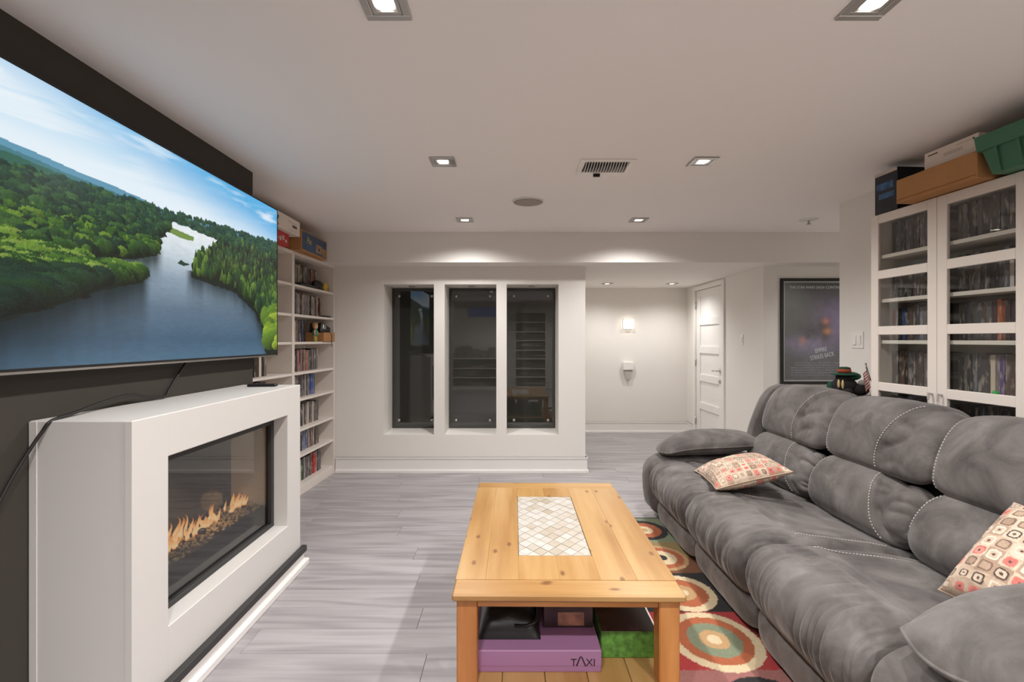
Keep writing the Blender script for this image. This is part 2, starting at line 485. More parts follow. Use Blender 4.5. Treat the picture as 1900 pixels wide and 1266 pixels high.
# door
struct('trim_1', MB().box(XH-.018, XH, dy0-.065, dy0, 0, dz1+.055, .003).box(XH-.018, XH, dy1, dy1+.065, 0, dz1+.055, .003)
       .box(XH-.018, XH, dy0, dy1, dz1, dz1+.055, .003), M['trim'])
door = tag(empty('door_1', (XH+.01, dy0+.005, .006)), 'white five panel hall door with lever handle', None, None, 'structure')
DW, DH = dy1-dy0-.01, dz1-.012
MB().box(.012, .04, 0, DW, 0, DH).build('leaf', M['trim'], door)
stile = MB().box(-.004, .012, 0, .105, 0, DH, .002).mesh('stile', M['trim'])
inst('stile', stile, door); inst('stile', stile, door, (0, DW-.105, 0))
rail = MB().box(-.004, .012, .1055, DW-.1055, -.045, .045, .002).mesh('rail', M['trim'])
for k in range(6): inst('rail', rail, door, (0, 0, .075+(DH-.12)*k/5))
h = MB().lathe([(.0, -.012), (.024, -.012), (.026, -.008), (.026, 0)], 18, (-.004, .06, .925), 'x')
h.tube([(-.006, .06, .925), (-.05, .06, .925), (-.055, .075, .925), (-.055, .18, .92)], .008)
h.build('handle', M['chrome'], door)
MB().lathe([(.0, -.012), (.02, -.012), (.022, -.008), (.022, 0)], 18, (-.004, .06, .80), 'x').box(-.028, -.014, .056, .064, .785, .815, .002).build('lock_rose', M['chrome'], door)
hm = MB().box(-.010, 0, -.006, .006, -.045, .045, .002).tube([(-.012, 0, -.048), (-.012, 0, .048)], .006).mesh('hinge', M['metal'])
for z in (.22, 1.0, 1.75): inst('hinge', hm, door, (-.004, DW+.004, z))
# rear window (its dusk light shows mirrored in the tinted panels)
ro = struct('window_4', MB().box(-1.15, -.25, YR, YR+.02, 1.86, 2.18, .004), M['trim'])
MB().box(-1.10, -.30, YR+.02, YR+.024, 1.90, 2.14).build('pane', emit('dusk_pane', (70, 90, 170), .6), ro)

# ------------------------------------------------------------------ ceiling fixtures
lens_m = emit('lamp_lens', (255, 244, 228), 9.0)
trim_me = MB()
fr = .069
for (a, b, c, d) in ((-fr, fr, -fr, -.045), (-fr, fr, .045, fr), (-fr, -.045, -.045, .045), (.045, fr, -.045, .045)):
    trim_me.box(a, b, c, d, -.007, 0, .002)
trim_me = trim_me.mesh('trim_plate', M['metal'])
gim = MB(); 
for (a, b, c, d) in ((-.044, .044, -.044, -.031), (-.044, .044, .031, .044), (-.044, -.031, -.031, .031), (.031, .044, -.031, .031)):
    gim.box(a, b, c, d, -.005, 0, .001)
gim_me = gim.mesh('gimbal', M['metal'])
lens_me = MB().lathe([(0, -.004), (.022, -.0045), (.031, -.003), (.031, 0)], 24).mesh('lens', lens_m)
def pot(x, y, z, label, power, group, size=154, sc=1.0, r=.03):
    t = thing('downlight', label, 'ceiling light', (x, y, z), 0, group)
    t.scale = (sc, sc, 1)
    inst('trim_plate', trim_me, t); inst('gimbal', gim_me, t); inst('lens', lens_me, t)
    if power:
        l = bpy.data.lights.new('bulb', 'SPOT'); l.energy = power; l.color = LIGHT_COL
        l.spot_size = math.radians(size); l.spot_blend = .9; l.shadow_soft_size = r
        o = bpy.data.objects.new('bulb', l); link(o, t); o.location = (0, 0, -.03)
    return t
G = 'square recessed downlights of the living room'
pot(-.37, 1.42, ZC, 'square nickel downlight cut by the top edge, left of the pair', POT_W, G)
pot(1.076, 1.42, ZC, 'square nickel downlight cut by the top edge, above the sofa', POT_W, G)
pot(-.37, 2.68, ZC, 'square nickel downlight left of the ceiling air vent', POT_W, G)
pot(1.08, 2.68, ZC, 'square nickel downlight right of the ceiling air vent', POT_W, G)
pot(-.37, 3.99, ZC, 'square nickel downlight near the soffit, left of the round speaker', POT_W, G)
pot(1.076, 3.99, ZC, 'square nickel downlight near the soffit, above the hall opening', POT_W, G)
pot(-.37, .12, ZC, 'square nickel downlight behind the viewpoint, over the left side', POT_W*1.7, G)
pot(1.076, .12, ZC, 'square nickel downlight behind the viewpoint, over the right side', POT_W*1.7, G)
pot(-.37, -1.3, ZC, 'square nickel downlight by the rear wall, left', POT_W*1.7, G)
pot(1.076, -1.3, ZC, 'square nickel downlight by the rear wall, right', POT_W*1.7, G)
GH = 'downlights of the hall ceiling'
pot(1.25, 6.12, ZS, 'small hall downlight above the wall sconce', POT_W*.52, GH, 154, .9)
pot(2.077, 6.12, ZS, 'small hall downlight nearest the white door', POT_W*.52, GH, 154, .9)
pot(3.3, 4.0, ZC, 'square downlight in the alcove around the corner', POT_W*.7, GH, 130)
GN = 'puck lights at the top of the niches'
for k, (a, b) in enumerate(nx):
    t = thing('puck_light', '%s puck light in the top of the tinted glass niche' % ('leftmost', 'middle', 'rightmost')[k], 'ceiling light', ((a+b)/2, YB+.16, nz1), 0, GN)
    MB().lathe([(.022, -.004), (.034, -.005), (.036, 0)], 20).build('rim', M['metal'], t)
    MB().lathe([(0, -.003), (.021, -.003), (.021, 0)], 20).build('lens', M['charcoal'], t)
# speaker
t = thing('ceiling_speaker', 'round white in-ceiling speaker grille between two rows of downlights', 'speaker', (.136, 3.46, ZC))
MB().lathe([(.105, -.002), (.108, -.008), (.116, -.008), (.118, 0)], 40).build('rim', M['plastic'], t)
MB().lathe([(0, -.007), (.105, -.005), (.105, 0)], 40).build('grille', mat('speaker_mesh', (168, 160, 154), .7, bump=.4, bs=900), t)
# sprinkler
t = thing('fire_sprinkler', 'small white sprinkler head with round plate near the poster alcove', 'sprinkler', (2.49, 3.99, ZC))
MB().lathe([(.012, -.010), (.06, -.004), (.072, 0)], 28).build('plate', M['plastic'], t)
MB().tube([(0, 0, -.002), (0, 0, -.034)], .008).lathe([(0, -.038), (.02, -.037), (.02, -.034), (0, -.033)], 14).build('head', M['metal'], t)
# vent
t = thing('air_vent', 'white ceiling air register with curved blades and black lever', 'vent', (.55, 2.755, ZC))
vw, vd = .155, .115
v = MB()
for (a, b, c, d) in ((-vw, vw, -vd, -vd+.032), (-vw, vw, vd-.032, vd), (-vw, -vw+.032, -vd+.032, vd-.032), (vw-.032, vw, -vd+.032, vd-.032)):
    v.box(a, b, c, d, -.008, 0, .003)
v.build('frame', M['plastic'], t)
MB().box(-vw+.03, vw-.03, -vd+.03, vd-.03, -.002, 0).build('duct', M['black'], t)
bl = MB()
n = 12
pts = [(-vd+.036+(2*vd-.072)*k/n, -.003-.026*math.sin(PI*k/n)**.8) for k in range(n+1)]
for k in range(n):
    (y0, z0), (y1, z1) = pts[k], pts[k+1]
    bl.add([(-.0016, y0, z0), (.0016, y0, z0), (.0016, y1, z1), (-.0016, y1, z1), (.0034, y0, -.001), (.0066, y0, -.001), (.0066, y1, -.001), (.0034, y1, -.001)],
           [(0, 1, 2, 3), (0, 3, 7, 4), (1, 5, 6, 2), (4, 7, 6, 5)])
bl_me = bl.mesh('blade', M['plastic'])
for k in range(16): inst('blade', bl_me, t, (-.118+.232*k/15, 0, 0))
MB().box(-.05, -.01, vd-.018, vd-.004, -.026, -.008, .002).build('lever', M['black'], t)

# ------------------------------------------------------------------ hall details
t = thing('wall_sconce', 'square glowing wall sconce on the far hall wall', 'wall lamp', (1.655, YF, 1.515))
MB().box(-.066, .066, -.012, 0, -.07, .07, .004).build('back_plate', M['metal'], t)
MB().box(-.066, .066, -.062, -.014, -.067, .067, .008).build('shade', emit('sconce_glass', (255, 243, 226), 3.0), t)
t = thing('wall_phone', 'small white wall mounted box with tapered grey lower half', 'wall box', (1.655, YF, .9))
MB().box(-.07, .07, -.06, 0, -.02, .09, .006).build('cover', M['plastic'], t)
MB().prism([(-.06, -.021), (.06, -.021), (.03, -.15), (-.03, -.15)], -.045, 0, 'y').build('lower_bracket', mat('grey_plastic', (178, 174, 168), .5), t)
def switch(loc, rz, label, n):
    t = thing('light_switch', label, 'switch', loc, rz)
    W = .035+.023*(n-1)*1.0
    MB().box(-W, W, -.006, 0, -.058, .058, .003).build('plate', M['plastic'], t)
    for k in range(n):
        cx = (k-(n-1)/2)*.046
        p = MB().prism([(-.009, -.032), (-.005, .032), (0, .032), (0, -.032)] if k % 2 == 0 else [(-.005, -.032), (-.009, .032), (0, .032), (0, -.032)], cx-.016, cx+.016, 'x')
        p.v = [(x, y-.004, z) for (x, y, z) in p.v]
        p.build('rocker', M['plastic'], t)
switch((XR, 3.345, 1.30), -PI/2, 'white double rocker light switch beside the glass door cabinet', 2)
switch((XH, 5.13, 1.30), -PI/2, 'white single light switch beside the white hall door', 1)

# poster: a plain stand-in print of the same size and colours
t = thing('framed_poster', 'black framed dark movie poster with purple glow behind the sofa', 'poster', (2.65, YB, .867))
PW, PH = .72, 1.035
fr_ = .028
f = MB()
for (a, b, c, d) in ((0, PW, 0, fr_), (0, PW, PH-fr_, PH), (0, fr_, fr_, PH-fr_), (PW-fr_, PW, fr_, PH-fr_)): f.box(a, b, -.024, 0, c, d, .003)
f.build('frame', M['black'], t)
nu, nv = 150, 220
A, B = np.meshgrid(np.linspace(0, 1, nu), np.linspace(0, 1, nv), indexing='ij')
C = np.ones((nu, nv, 3))*np.array(lin((72, 70, 72)))
def blob(cx, cy, rx, ry, c, k=1.0):
    g = np.exp(-(((A-cx)/rx)**2+((B-cy)/ry)**2))*k
    nn = .5+.9*fbm(A*9+cx*7, B*13+cy*5, 4)
    g = np.clip(g*nn, 0, 1)[..., None]
    C[:] = C*(1-g)+np.array(lin(c))*g
blob(.5, .9, .6, .25, (58, 56, 56)); blob(.75, .55, .3, .25, (120, 104, 140), .8); blob(.35, .36, .35, .1, (138, 126, 158), .9)
blob(.4, .5, .16, .09, (52, 46, 44)); blob(.62, .53, .1, .14, (48, 40, 36), .9); blob(.63, .6, .05, .035, (190, 110, 70), .7)
blob(.66, .5, .06, .03, (196, 128, 76), .8); blob(.27, .4, .04, .04, (186, 118, 78), .8); blob(.5, .1, .6, .2, (104, 104, 112), .8)
C = C*(1.35+.5*fbm(A*30, B*42, 3))[..., None]
x0, x1, z0, z1 = fr_+.014, PW-fr_-.014, fr_+.014, PH-fr_-.014
MB().box(fr_, PW-fr_, -.010, -.002, fr_, PH-fr_).build('mat_board', mat('poster_border', (205, 204, 206), .7), t)
P = np.stack([x0+(x1-x0)*A, np.full_like(A, -.0108), z0+(z1-z0)*B], -1)
link(bpy.data.objects.new('print', grid_mesh('print', P, attr_mat('poster_print', .35), True, C)), t)
M['ink'] = mat('pale_ink', (232, 232, 236), .5)
def text(body, size, loc, rot, m, parent, name='lettering', sx=1.0, ext=.0004, align='CENTER', shear=0):
    cu = bpy.data.curves.new('txt', 'FONT'); cu.body = body; cu.size = size; cu.align_x = align; cu.extrude = ext; cu.shear = shear
    o = bpy.data.objects.new('txt', cu); COL.objects.link(o)
    bpy.context.view_layer.update()
    me = bpy.data.meshes.new_from_object(o.evaluated_get(bpy.context.evaluated_depsgraph_get()))
    me.name = name; bpy.data.objects.remove(o); bpy.data.curves.remove(cu)
    me.materials.clear(); me.materials.append(m)
    r = bpy.data.objects.new(name, me); link(r, parent); r.location = loc; r.rotation_euler = rot; r.scale = (sx, 1, 1)
    return r
text('THE STAR WARS SAGA CONTINUES', .036, (PW/2, -.0115, .935), (PI/2, 0, 0), M['ink'], t, sx=.93)
text('EMPIRE\nSTRIKES BACK', .06, (.40, -.0115, .315), (PI/2, math.radians(-12), 0), M['ink'], t, sx=.62)
cl = MB()
for r in range(6):
    z = .085+r*.024; x = .10+(.05 if r > 3 else 0)
    while x < PW-.11:
        L = random.uniform(.02, .06); cl.box(x, x+L, -.0115, -.0110, z, z+random.choice((.006, .010))); x += L+.008
cl.build('credit_lines', mat('credit_ink', (150, 150, 160), .5), t)
MB().box(fr_, PW-fr_, -.0150, -.0135, fr_, PH-fr_).build('glazing', M['pane'], t)

# ------------------------------------------------------------------ television
TX = -1.46; ty0, ty1, tz0, tz1 = 1.335, 3.02, 1.205, 2.122
t = thing('television', 'large wall mounted flat television showing a forest river landscape', 'television', (TX, (ty0+ty1)/2, (tz0+tz1)/2))
hw, hh = (ty1-ty0)/2, (tz1-tz0)/2
MB().box(-.045, -.004, -hw, hw, -hh, hh, .004).build('housing', M['black'], t)
MB().box(-.068, -.045, -.35, .35, -.25, .25, .004).build('wall_mount', M['charcoal'], t)
bz = .008
f = MB()
for (a, b, c, d) in ((-hw, hw, hh-bz, hh), (-hw, hw, -hh, -hh+bz*1.6), (-hw, -hw+bz, -hh+bz*1.6, hh-bz), (hw-bz, hw, -hh+bz*1.6, hh-bz)):
    f.box(-.004, .002, a, b, c, d, .001)
f.build('bezel', M['black'], t)
MB().box(-.002, .004, -hw+.02, hw-.02, -hh-.004, -hh+.004, .001).build('silver_strip', M['metal'], t)
# the picture on the screen, drawn from polygons in screen coordinates (a: left-right, b: bottom-top)
nu, nv = 620, 340
A, B = np.meshgrid(np.linspace(0, 1, nu), np.linspace(0, 1, nv), indexing='ij')
def ab(zx, zy):
    u, vv = zx*.5685, zy*.5685
    D = -TX*F/(945-u); z = H+(630-vv)*D/F
    return ((D-ty0)/(ty1-ty0), (z-tz0)/(tz1-tz0))
def inside(poly, X, Y):
    r = np.zeros(X.shape, bool); n = len(poly)
    for i in range(n):
        (x0, y0), (x1, y1) = poly[i], poly[(i+1) % n]
        if y0 == y1: continue
        c = ((y0 > Y) != (y1 > Y)) & (X < (x1-x0)*(Y-y0)/(y1-y0)+x0); r ^= c
    return r
L3 = lambda *c: np.array(lin(c))
def mixc(C, c, k):
    k = np.asarray(k)[..., None]; C[:] = C*(1-k)+np.asarray(c)*k
AS = A*1.8
C = np.ones((nu, nv, 3))*L3(226, 238, 246)
hor = .745
skyk = sm(.76, 1.06, B+.26*(A-.42)+.08*(fbm(AS*2, B*4)-.5))
mixc(C, L3(84, 172, 224), skyk)
band = sm(.50, .72, fbm(AS*2.2+B*1.5, B*13-AS*1.2, 5)); mixc(C, L3(240, 246, 250), band*.75*sm(.80, .9, B))
b2 = sm(.52, .66, fbm(AS*1.3+4, B*20-AS*3, 4)); mixc(C, L3(150, 205, 236), b2*.35*sm(.76, .86, B))
# far hills
hill = .728+.030*sm(.22, 0, A)*.5-.022*np.exp(-((A-.45)/.12)**2)+.040*sm(.6, 1, A)+.004*fbm(A*30, A*0)
mixc(C, L3(96, 150, 176), (B < hill))
hill2 = hill-.020-.006*fbm(A*22+5, A*0)
mixc(C, L3(70, 122, 132), (B < hill2))
hill3 = hill-.042+.008*fbm(A*60, A*0)
mixc(C, L3(50, 98, 84), (B < hill3))
wk = np.interp(B, [0, .1, .25, .4, .5, .58, .68], np.arange(7)/6.0)
wcol = np.array([lin(c) for c in ((74, 106, 130), (64, 92, 116), (92, 114, 134), (140, 158, 174), (190, 203, 212), (216, 225, 230), (230, 236, 240))])
wc = np.stack([np.interp(wk, np.arange(7)/6.0, wcol[:, k]) for k in range(3)], -1)
wc = wc*(.9+.2*fbm(AS*30, B*110, 3))[..., None]
wj = .008*(fbm(A*60, B*40, 3)-.5)
def poly(pts): return [ab(*p) for p in pts]
riv = poly([(-60, 1300), (-60, 1075), (0, 1060), (200, 1000), (300, 960), (470, 925), (465, 905), (420, 880), (330, 866), (300, 850), (330, 846), (440, 848), (512, 838), (515, 780), (555, 745), (556, 722), (600, 738), (710, 785), (660, 830), (625, 862), (625, 910), (770, 960), (830, 1020), (862, 1090), (866, 1150), (920, 1300)])
rin = inside(riv, A+wj*1.2, B+wj*2.2)
C[rin] = wc[rin]
def shore(pts, depth, c=(14, 30, 30), k=.9):
    P_ = [ab(*p) for p in pts]
    ax = np.array([p[0] for p in P_]); bx = np.array([p[1] for p in P_])
    y = np.interp(A, ax, bx); on = sm(ax[0]-.03, ax[0], A)*sm(ax[-1]+.025, ax[-1]-.01, A)
    d = y-B+.05*(fbm(A*45, B*3, 3)-.5)
    g = np.where((d > -.03) & rin, np.exp(-(np.clip(d, 0, 9)/depth)**1.6), 0)*k*on
    mixc(C, L3(*c), np.clip(g, 0, 1))
shore([(-40, 1075), (0, 1060), (200, 1000), (300, 960), (470, 915)], .17, (12, 30, 34), .97)
shore([(330, 850), (430, 850), (515, 838)], .075, (16, 40, 38), .92)
shore([(625, 905), (770, 955), (830, 1015), (864, 1100), (866, 1150)], .085, (18, 40, 46), .9)
isl = inside(poly([(578, 862), (590, 850), (600, 858), (622, 866), (600, 871)]), A, B); C[isl] = L3(30, 56, 40)
spit = inside(poly([(545, 755), (560, 742), (634, 775), (630, 788), (590, 778)]), A, B); C[spit] = L3(112, 140, 70)
# trees, painted far to near, each a small crown with a lit side
trr = np.random.default_rng(21)
def crown(a, b, h, w, c, conif, dark):
    ia, ib = a*(nu-1), b*(nv-1); hp, wp = h*(nv-1), w*(nu-1)
    x0, x1 = int(max(0, ia-wp-1)), int(min(nu, ia+wp+2)); y0, y1 = int(max(0, ib)), int(min(nv, ib+hp+2))
    if x1-x0 < 1 or y1-y0 < 1: return
    xx, yy = np.meshgrid(np.arange(x0, x1), np.arange(y0, y1), indexing='ij')
    X_ = (xx-ia)/max(wp, .6); Y_ = (yy-ib)/max(hp, .8)
    jit = .28*(noise(xx*.7+a*99, yy*.7+b*77)-.5)
    if conif: m_ = (np.abs(X_) < (1.02-Y_)*(.75+.5*jit)+.02) & (Y_ <= 1) & (Y_ >= 0)
    else: m_ = (X_**2+((Y_-.5)*2)**2) < 1+jit*1.6
    lit = np.clip(.10+.80*Y_-.30*X_+1.5*jit, 0, 1.2)**1.25
    col = np.array(c)[None, None]*(dark+(1.12-dark)*lit)[..., None]
    sub = C[x0:x1, y0:y1]; sub[m_] = col[m_]
GR1 = [lin(c) for c in ((34, 66, 42), (46, 80, 40), (26, 56, 42), (62, 98, 46), (20, 46, 34))]
GR2 = [lin(c) for c in ((70, 108, 38), (48, 86, 34), (100, 134, 48), (38, 74, 32), (120, 146, 62), (28, 60, 30))]
def forest(pl, n, hfun, wk_, pal_fun, conif_p, dark=.12):
    P_ = [ab(*p) for p in pl]; xs_ = [p[0] for p in P_]; ys_ = [p[1] for p in P_]
    q = trr.random((n*6, 2))*np.array([max(xs_)-min(xs_), max(ys_)-min(ys_)])+np.array([min(xs_), min(ys_)])
    q = q[inside(P_, q[:, 0], q[:, 1])][:n]
    for a, b in q[np.argsort(-q[:, 1])]:
        h = hfun(a, b)*trr.uniform(.7, 1.35); pal = pal_fun(a, b)
        c = np.array(pal[trr.integers(len(pal))])
        hz = float(np.clip((b-.5)/.25, 0, 1))*.35
        c = c*(1-hz)+np.array(lin((60, 104, 100)))*hz
        crown(a, b, h, h*wk_*trr.uniform(.8, 1.25), c, trr.random() < conif_p, dark+.3*hz)
fill = (B < hill3) & ~rin; mixc(C, L3(10, 24, 16), np.where(fill & (B < .66), 1, 0))
forest([(400, 640), (550, 690), (700, 735), (920, 800), (920, 850), (740, 800), (600, 735), (556, 722), (440, 690)], 900, lambda a, b: .020, .42, lambda a, b: GR1, .6, .3)
forest([(-40, 545), (150, 590), (300, 625), (450, 685), (548, 730), (556, 745), (515, 785), (510, 832), (440, 842), (330, 842), (200, 835), (-40, 820)], 1700, lambda a, b: .030+.085*max(0, .70-b), .34, lambda a, b: GR1 if b > .52 else GR1+GR2[:3], .55, .10)
forest([(-40, 800), (100, 830), (220, 868), (340, 902), (420, 908), (462, 914), (466, 920), (300, 950), (200, 990), (0, 1045), (-40, 1055)], 650, lambda a, b: .050+.10*max(0, .45-b), .48, lambda a, b: GR2 if b > .27+.2*a else [GR1[0], GR1[2], GR1[4], GR2[5]], .25, .04)
forest([(632, 852), (715, 790), (920, 820), (920, 1040), (868, 1075), (832, 1008), (770, 945), (632, 900)], 800, lambda a, b: .036+.17*max(0, .56-b), .20, lambda a, b: GR2[:4]+GR1[:2], .8, .08)
forest([(868, 1150), (870, 1085), (885, 1050), (925, 1030), (925, 1160)], 60, lambda a, b: .09, .45, lambda a, b: [lin((150, 176, 50)), lin((118, 150, 40)), lin((92, 126, 36))], .1, .15)
P = np.stack([np.full_like(A, .0005), -hw+bz+(2*hw-2*bz)*A, -hh+bz*1.6+(2*hh-2.6*bz)*B], -1)
sm_ = attr_mat('screen_picture', .25, emis=1.0)
link(bpy.data.objects.new('screen', grid_mesh('screen', P, sm_, True, C)), t)

# ------------------------------------------------------------------ fireplace
FX, fy0, fy1, fz = -1.20, 1.526, 2.755, 1.045
oy0, oy1, oz0, oz1 = 1.69, 2.60, .295, .893
t = thing('fireplace', 'white box electric fireplace with glass front and flames', 'fireplace', (FX, (fy0+fy1)/2, 0))
def L(y): return y-(fy0+fy1)/2
D_ = XT-FX+.002
s = MB()
# surround built as connected slabs around the opening
s.box(D_, 0, L(fy0), L(oy0), .02, fz, .003).box(D_, 0, L(oy1), L(fy1), .02, fz, .003)
s.box(D_, 0, L(oy0)-.004, L(oy1)+.004, oz1, fz, .003).box(D_, 0, L(oy0)-.004, L(oy1)+.004, .02, oz0, .003)
s.build('surround', M['fire_white'], t)
for (xa, xb) in ((D_+.001, D_+.026), (-.022, .0012)):
    MB().box(xa, xb, L(fy0)-.0022, L(fy0)+.01, .12, fz-.002, .0008).build('edge_strip', M['fire_white'], t)
MB().box(D_, D_+.02, L(oy0), L(oy1), oz0, oz1).build('back_panel', M['black'], t)
fb = MB(); fx = -.075
for (a, b, c, d) in ((oy0, oy1, oz1-.045, oz1), (oy0, oy1, oz0, oz0+.022), (oy0, oy0+.03, oz0+.022, oz1-.045), (oy1-.03, oy1, oz0+.022, oz1-.045)):
    fb.box(fx-.03, fx, L(a), L(b), c, d, .002)
fb.build('insert_frame', M['charcoal'], t)
MB().box(fx-.001, fx+.002, L(oy0)+.02, L(oy1)-.02, oz1-.03, oz1-.014).build('air_slot', M['black'], t)
MB().box(fx-.022, fx-.018, L(oy0)+.03, L(oy1)-.03, oz0+.022, oz1-.045).build('glass', M['fglass'], t)
bed_z = .425
MB().box(D_+.02, -.122, L(oy0)+.02, L(oy1)-.02, oz0+.01, bed_z-.012).build('ledge', M['black'], t)
g = MB()
for k in range(560):
    px = random.uniform(D_+.03, -.128); py = random.uniform(L(oy0)+.03, L(oy1)-.03); r = random.uniform(.004, .009)
    Mx = Matrix.Rotation(random.random()*6, 3, 'Z') @ Matrix.Rotation(random.random()*6, 3, 'X')
    g.box(-r, r, -r*.7, r*.7, -r*.6, r*.6, r*.25, Matrix.Translation((px, py, bed_z-.008+random.random()*.008)) @ Mx.to_4x4())
tag(g.build('gravel_bed', mat('gravel', (186, 166, 122), .6, var=.4, vs=90), t), kind='stuff')
def flame_mat():
    m, nt, b = newmat('flame')
    tc = N(nt, 'ShaderNodeTexCoord'); sx = N(nt, 'ShaderNodeSeparateXYZ'); nt.links.new(tc.outputs['Generated'], sx.inputs[0])
    cr = N(nt, 'ShaderNodeValToRGB'); e = cr.color_ramp.elements
    e[0].position = 0; e[0].color = (1.0, .30, .04, 1); e[1].position = 1; e[1].color = (.75, .13, .015, 1)
    k = e.new(.25); k.color = (1.0, .72, .36, 1); k2 = e.new(.6); k2.color = (1.0, .45, .12, 1)
    nt.links.new(sx.outputs[2], cr.inputs[0]); nt.links.new(cr.outputs[0], b.inputs['Emission Color'])
    m.cycles.emission_sampling = 'NONE'; b.inputs['Emission Strength'].default_value = 1.8; b.inputs['Base Color'].default_value = (0, 0, 0, 1)
    r = N(nt, 'ShaderNodeMapRange'); r.inputs[1].default_value = .35; r.inputs[2].default_value = 1.0; r.inputs[3].default_value = .9; r.inputs[4].default_value = .25
    nt.links.new(sx.outputs[2], r.inputs[0]); nt.links.new(r.outputs[0], b.inputs['Alpha'])
    return m
FM = flame_mat()
fl_me = []
for k in range(9):
    nseg = 14; hgt = random.uniform(.07, .13); pts = []; rs = []
    ph = random.random()*6; wob = random.uniform(.012, .026); fat = random.uniform(.008, .015)
    for i in range(nseg+1):
        q = i/nseg
        pts.append((.006*math.sin(3*q+ph), wob*math.sin(5.2*q+ph)*q**1.3, hgt*q))
        rs.append(max(.0005, fat*(math.sin(PI*min(1, q*.8+.2))**.7)*(1-q)**.75))
    m_ = MB(); m_.tube(pts, rs, 9)
    m_.v = [(x*.6, y, z) for (x, y, z) in m_.v]
    fl_me.append(m_.mesh('flame', FM))
for y in list(np.linspace(1.955, 2.36, 42))+list(np.linspace(2.44, 2.565, 15)):
    env = .45+.55*abs(math.sin(y*17))*random.uniform(.6, 1.1)
    inst('flame', random.choice(fl_me), t, (-.235+random.uniform(-.03, .03), L(y)+random.uniform(-.012, .012), bed_z-.004), random.uniform(-.4, .4), (1, random.uniform(.8, 1.5), env*random.uniform(.7, 1.15)))
lg = MB().ell((-.19, L(2.17), bed_z+.012), (.016, .022, .014)); lg.build('ember_stone', M['charcoal'], t)
# plinth
MB().box(D_, .012, L(fy0)-.02, L(fy1)+.022, .03, .083, .003).box(D_, .034, L(fy0)-.04, L(fy1)+.045, 0, .034, .004).build('plinth', M['trim'], t)
MB().box(0.0, .030, L(fy0)-.018, L(fy1)+.02, .0835, .118, .003).build('black_ledge', M['charcoal'], t)
l = bpy.data.lights.new('flame_glow', 'POINT'); l.energy = 1.5; l.color = (1, .62, .3); l.shadow_soft_size = .05
o = bpy.data.objects.new('flame_glow', l); link(o, t); o.location = (-.15, L(2.2), bed_z+.14)
# remote
t = thing('remote_control', 'slim black remote control lying on the fireplace top', 'remote', (-1.36, 2.645, fz), math.radians(8))
MB().box(-.075, .075, -.022, .022, 0, .014, .005).build('body', M['black'], t)
bt = MB().lathe([(.0, .0015), (.0035, .001), (.004, 0)], 8).mesh('button', M['charcoal'])
for i in range(6):
    for j in range(3): inst('button', bt, t, (-.055+i*.02, -.012+j*.012, .014))
# cable
def catmull(P, n=10):
    P = [Vector(p) for p in P]; out = []
    for i in range(len(P)-1):
        p0 = P[max(i-1, 0)]; p1 = P[i]; p2 = P[i+1]; p3 = P[min(i+2, len(P)-1)]
        for k in range(n):
            q = k/n
            out.append(.5*((2*p1)+(p2-p0)*q+(2*p0-5*p1+4*p2-p3)*q*q+(3*p1-p0-3*p2+p3)*q**3))
    out.append(P[-1]); return out
cb = catmull([(-1.505, 2.27, 1.23), (-1.515, 2.22, 1.17), (-1.515, 2.14, 1.085), (-1.51, 2.10, 1.053), (-1.505, 2.0, 1.064), (-1.50, 1.9, 1.085), (-1.49, 1.76, 1.075), (-1.47, 1.62, 1.056), (-1.46, 1.53, 1.045), (-1.475, 1.512, 1.01), (-1.495, 1.48, .94), (-1.51, 1.43, .84), (-1.515, 1.38, .72), (-1.515, 1.33, .5)])
tag(MB().tube(cb, .0055, 8).build('power_cable', M['cord']), 'black cable hanging from the television over the fireplace', 'cable')

# ------------------------------------------------------------------ shelving
ORD = ['first', 'second', 'third', 'fourth', 'fifth', 'sixth', 'seventh', 'eighth', 'ninth', 'tenth', 'eleventh', 'twelfth', 'thirteenth', 'fourteenth', 'fifteenth',
       'sixteenth', 'seventeenth', 'eighteenth', 'nineteenth', 'twentieth', 'twenty-first', 'twenty-second', 'twenty-third', 'twenty-fourth', 'twenty-fifth', 'twenty-sixth', 'twenty-seventh', 'twenty-eighth']
SH = ['top', 'second', 'third', 'fourth', 'fifth', 'sixth', 'seventh', 'bottom']
PAL = [('dark brown', (62, 52, 48)), ('grey', (108, 100, 96)), ('pale grey', (146, 138, 132)), ('black', (36, 34, 34)), ('charcoal', (58, 55, 57)), ('taupe', (122, 106, 96)),
       ('slate', (74, 76, 86)), ('maroon', (92, 44, 42)), ('cream', (176, 164, 150)), ('navy', (46, 54, 84)), ('rust', (128, 74, 50)), ('olive', (88, 86, 60))]
PWT = [5, 5, 3, 4, 5, 4, 3, 1.6, 1.2, 1.2, .8, .7]
def chamfer_case():
    m = MB(); m.box(-.5, .5, 0, .135, 0, .19)
    return m.mesh('disc_case', M['case'])
case_me = chamfer_case()
def place_row(mat4, rz, x0, x1, y, z, tmin, tmax, where, group, pal=None, hmin=.93, hmax=1.02, colors=None):
    """a row of disc cases standing on a shelf, each its own object"""
    x = x0; k = 0
    while k < len(ORD):
        w = random.uniform(tmin, tmax)
        if x+w > x1: break
        nm, c = random.choices(PAL, PWT)[0] if not pal else random.choice(pal)
        if colors and k in colors: nm, c = colors[k]
        o = bpy.data.objects.new('disc_case', case_me); COL.objects.link(o)
        p = mat4 @ Vector((x+w/2, y+random.uniform(-.004, .006), z))
        o.location = p; o.rotation_euler = (0, 0, rz); o.scale = (w*.96, 1, random.uniform(hmin, hmax))
        j = random.uniform(.75, 1.6)
        o.color = tuple(min(1, v*j) for v in lin(c))+(1,)
        tag(o, '%s disc case, %s from left on %s' % (nm, ORD[k], where), 'disc case', group)
        x += w; k += 1
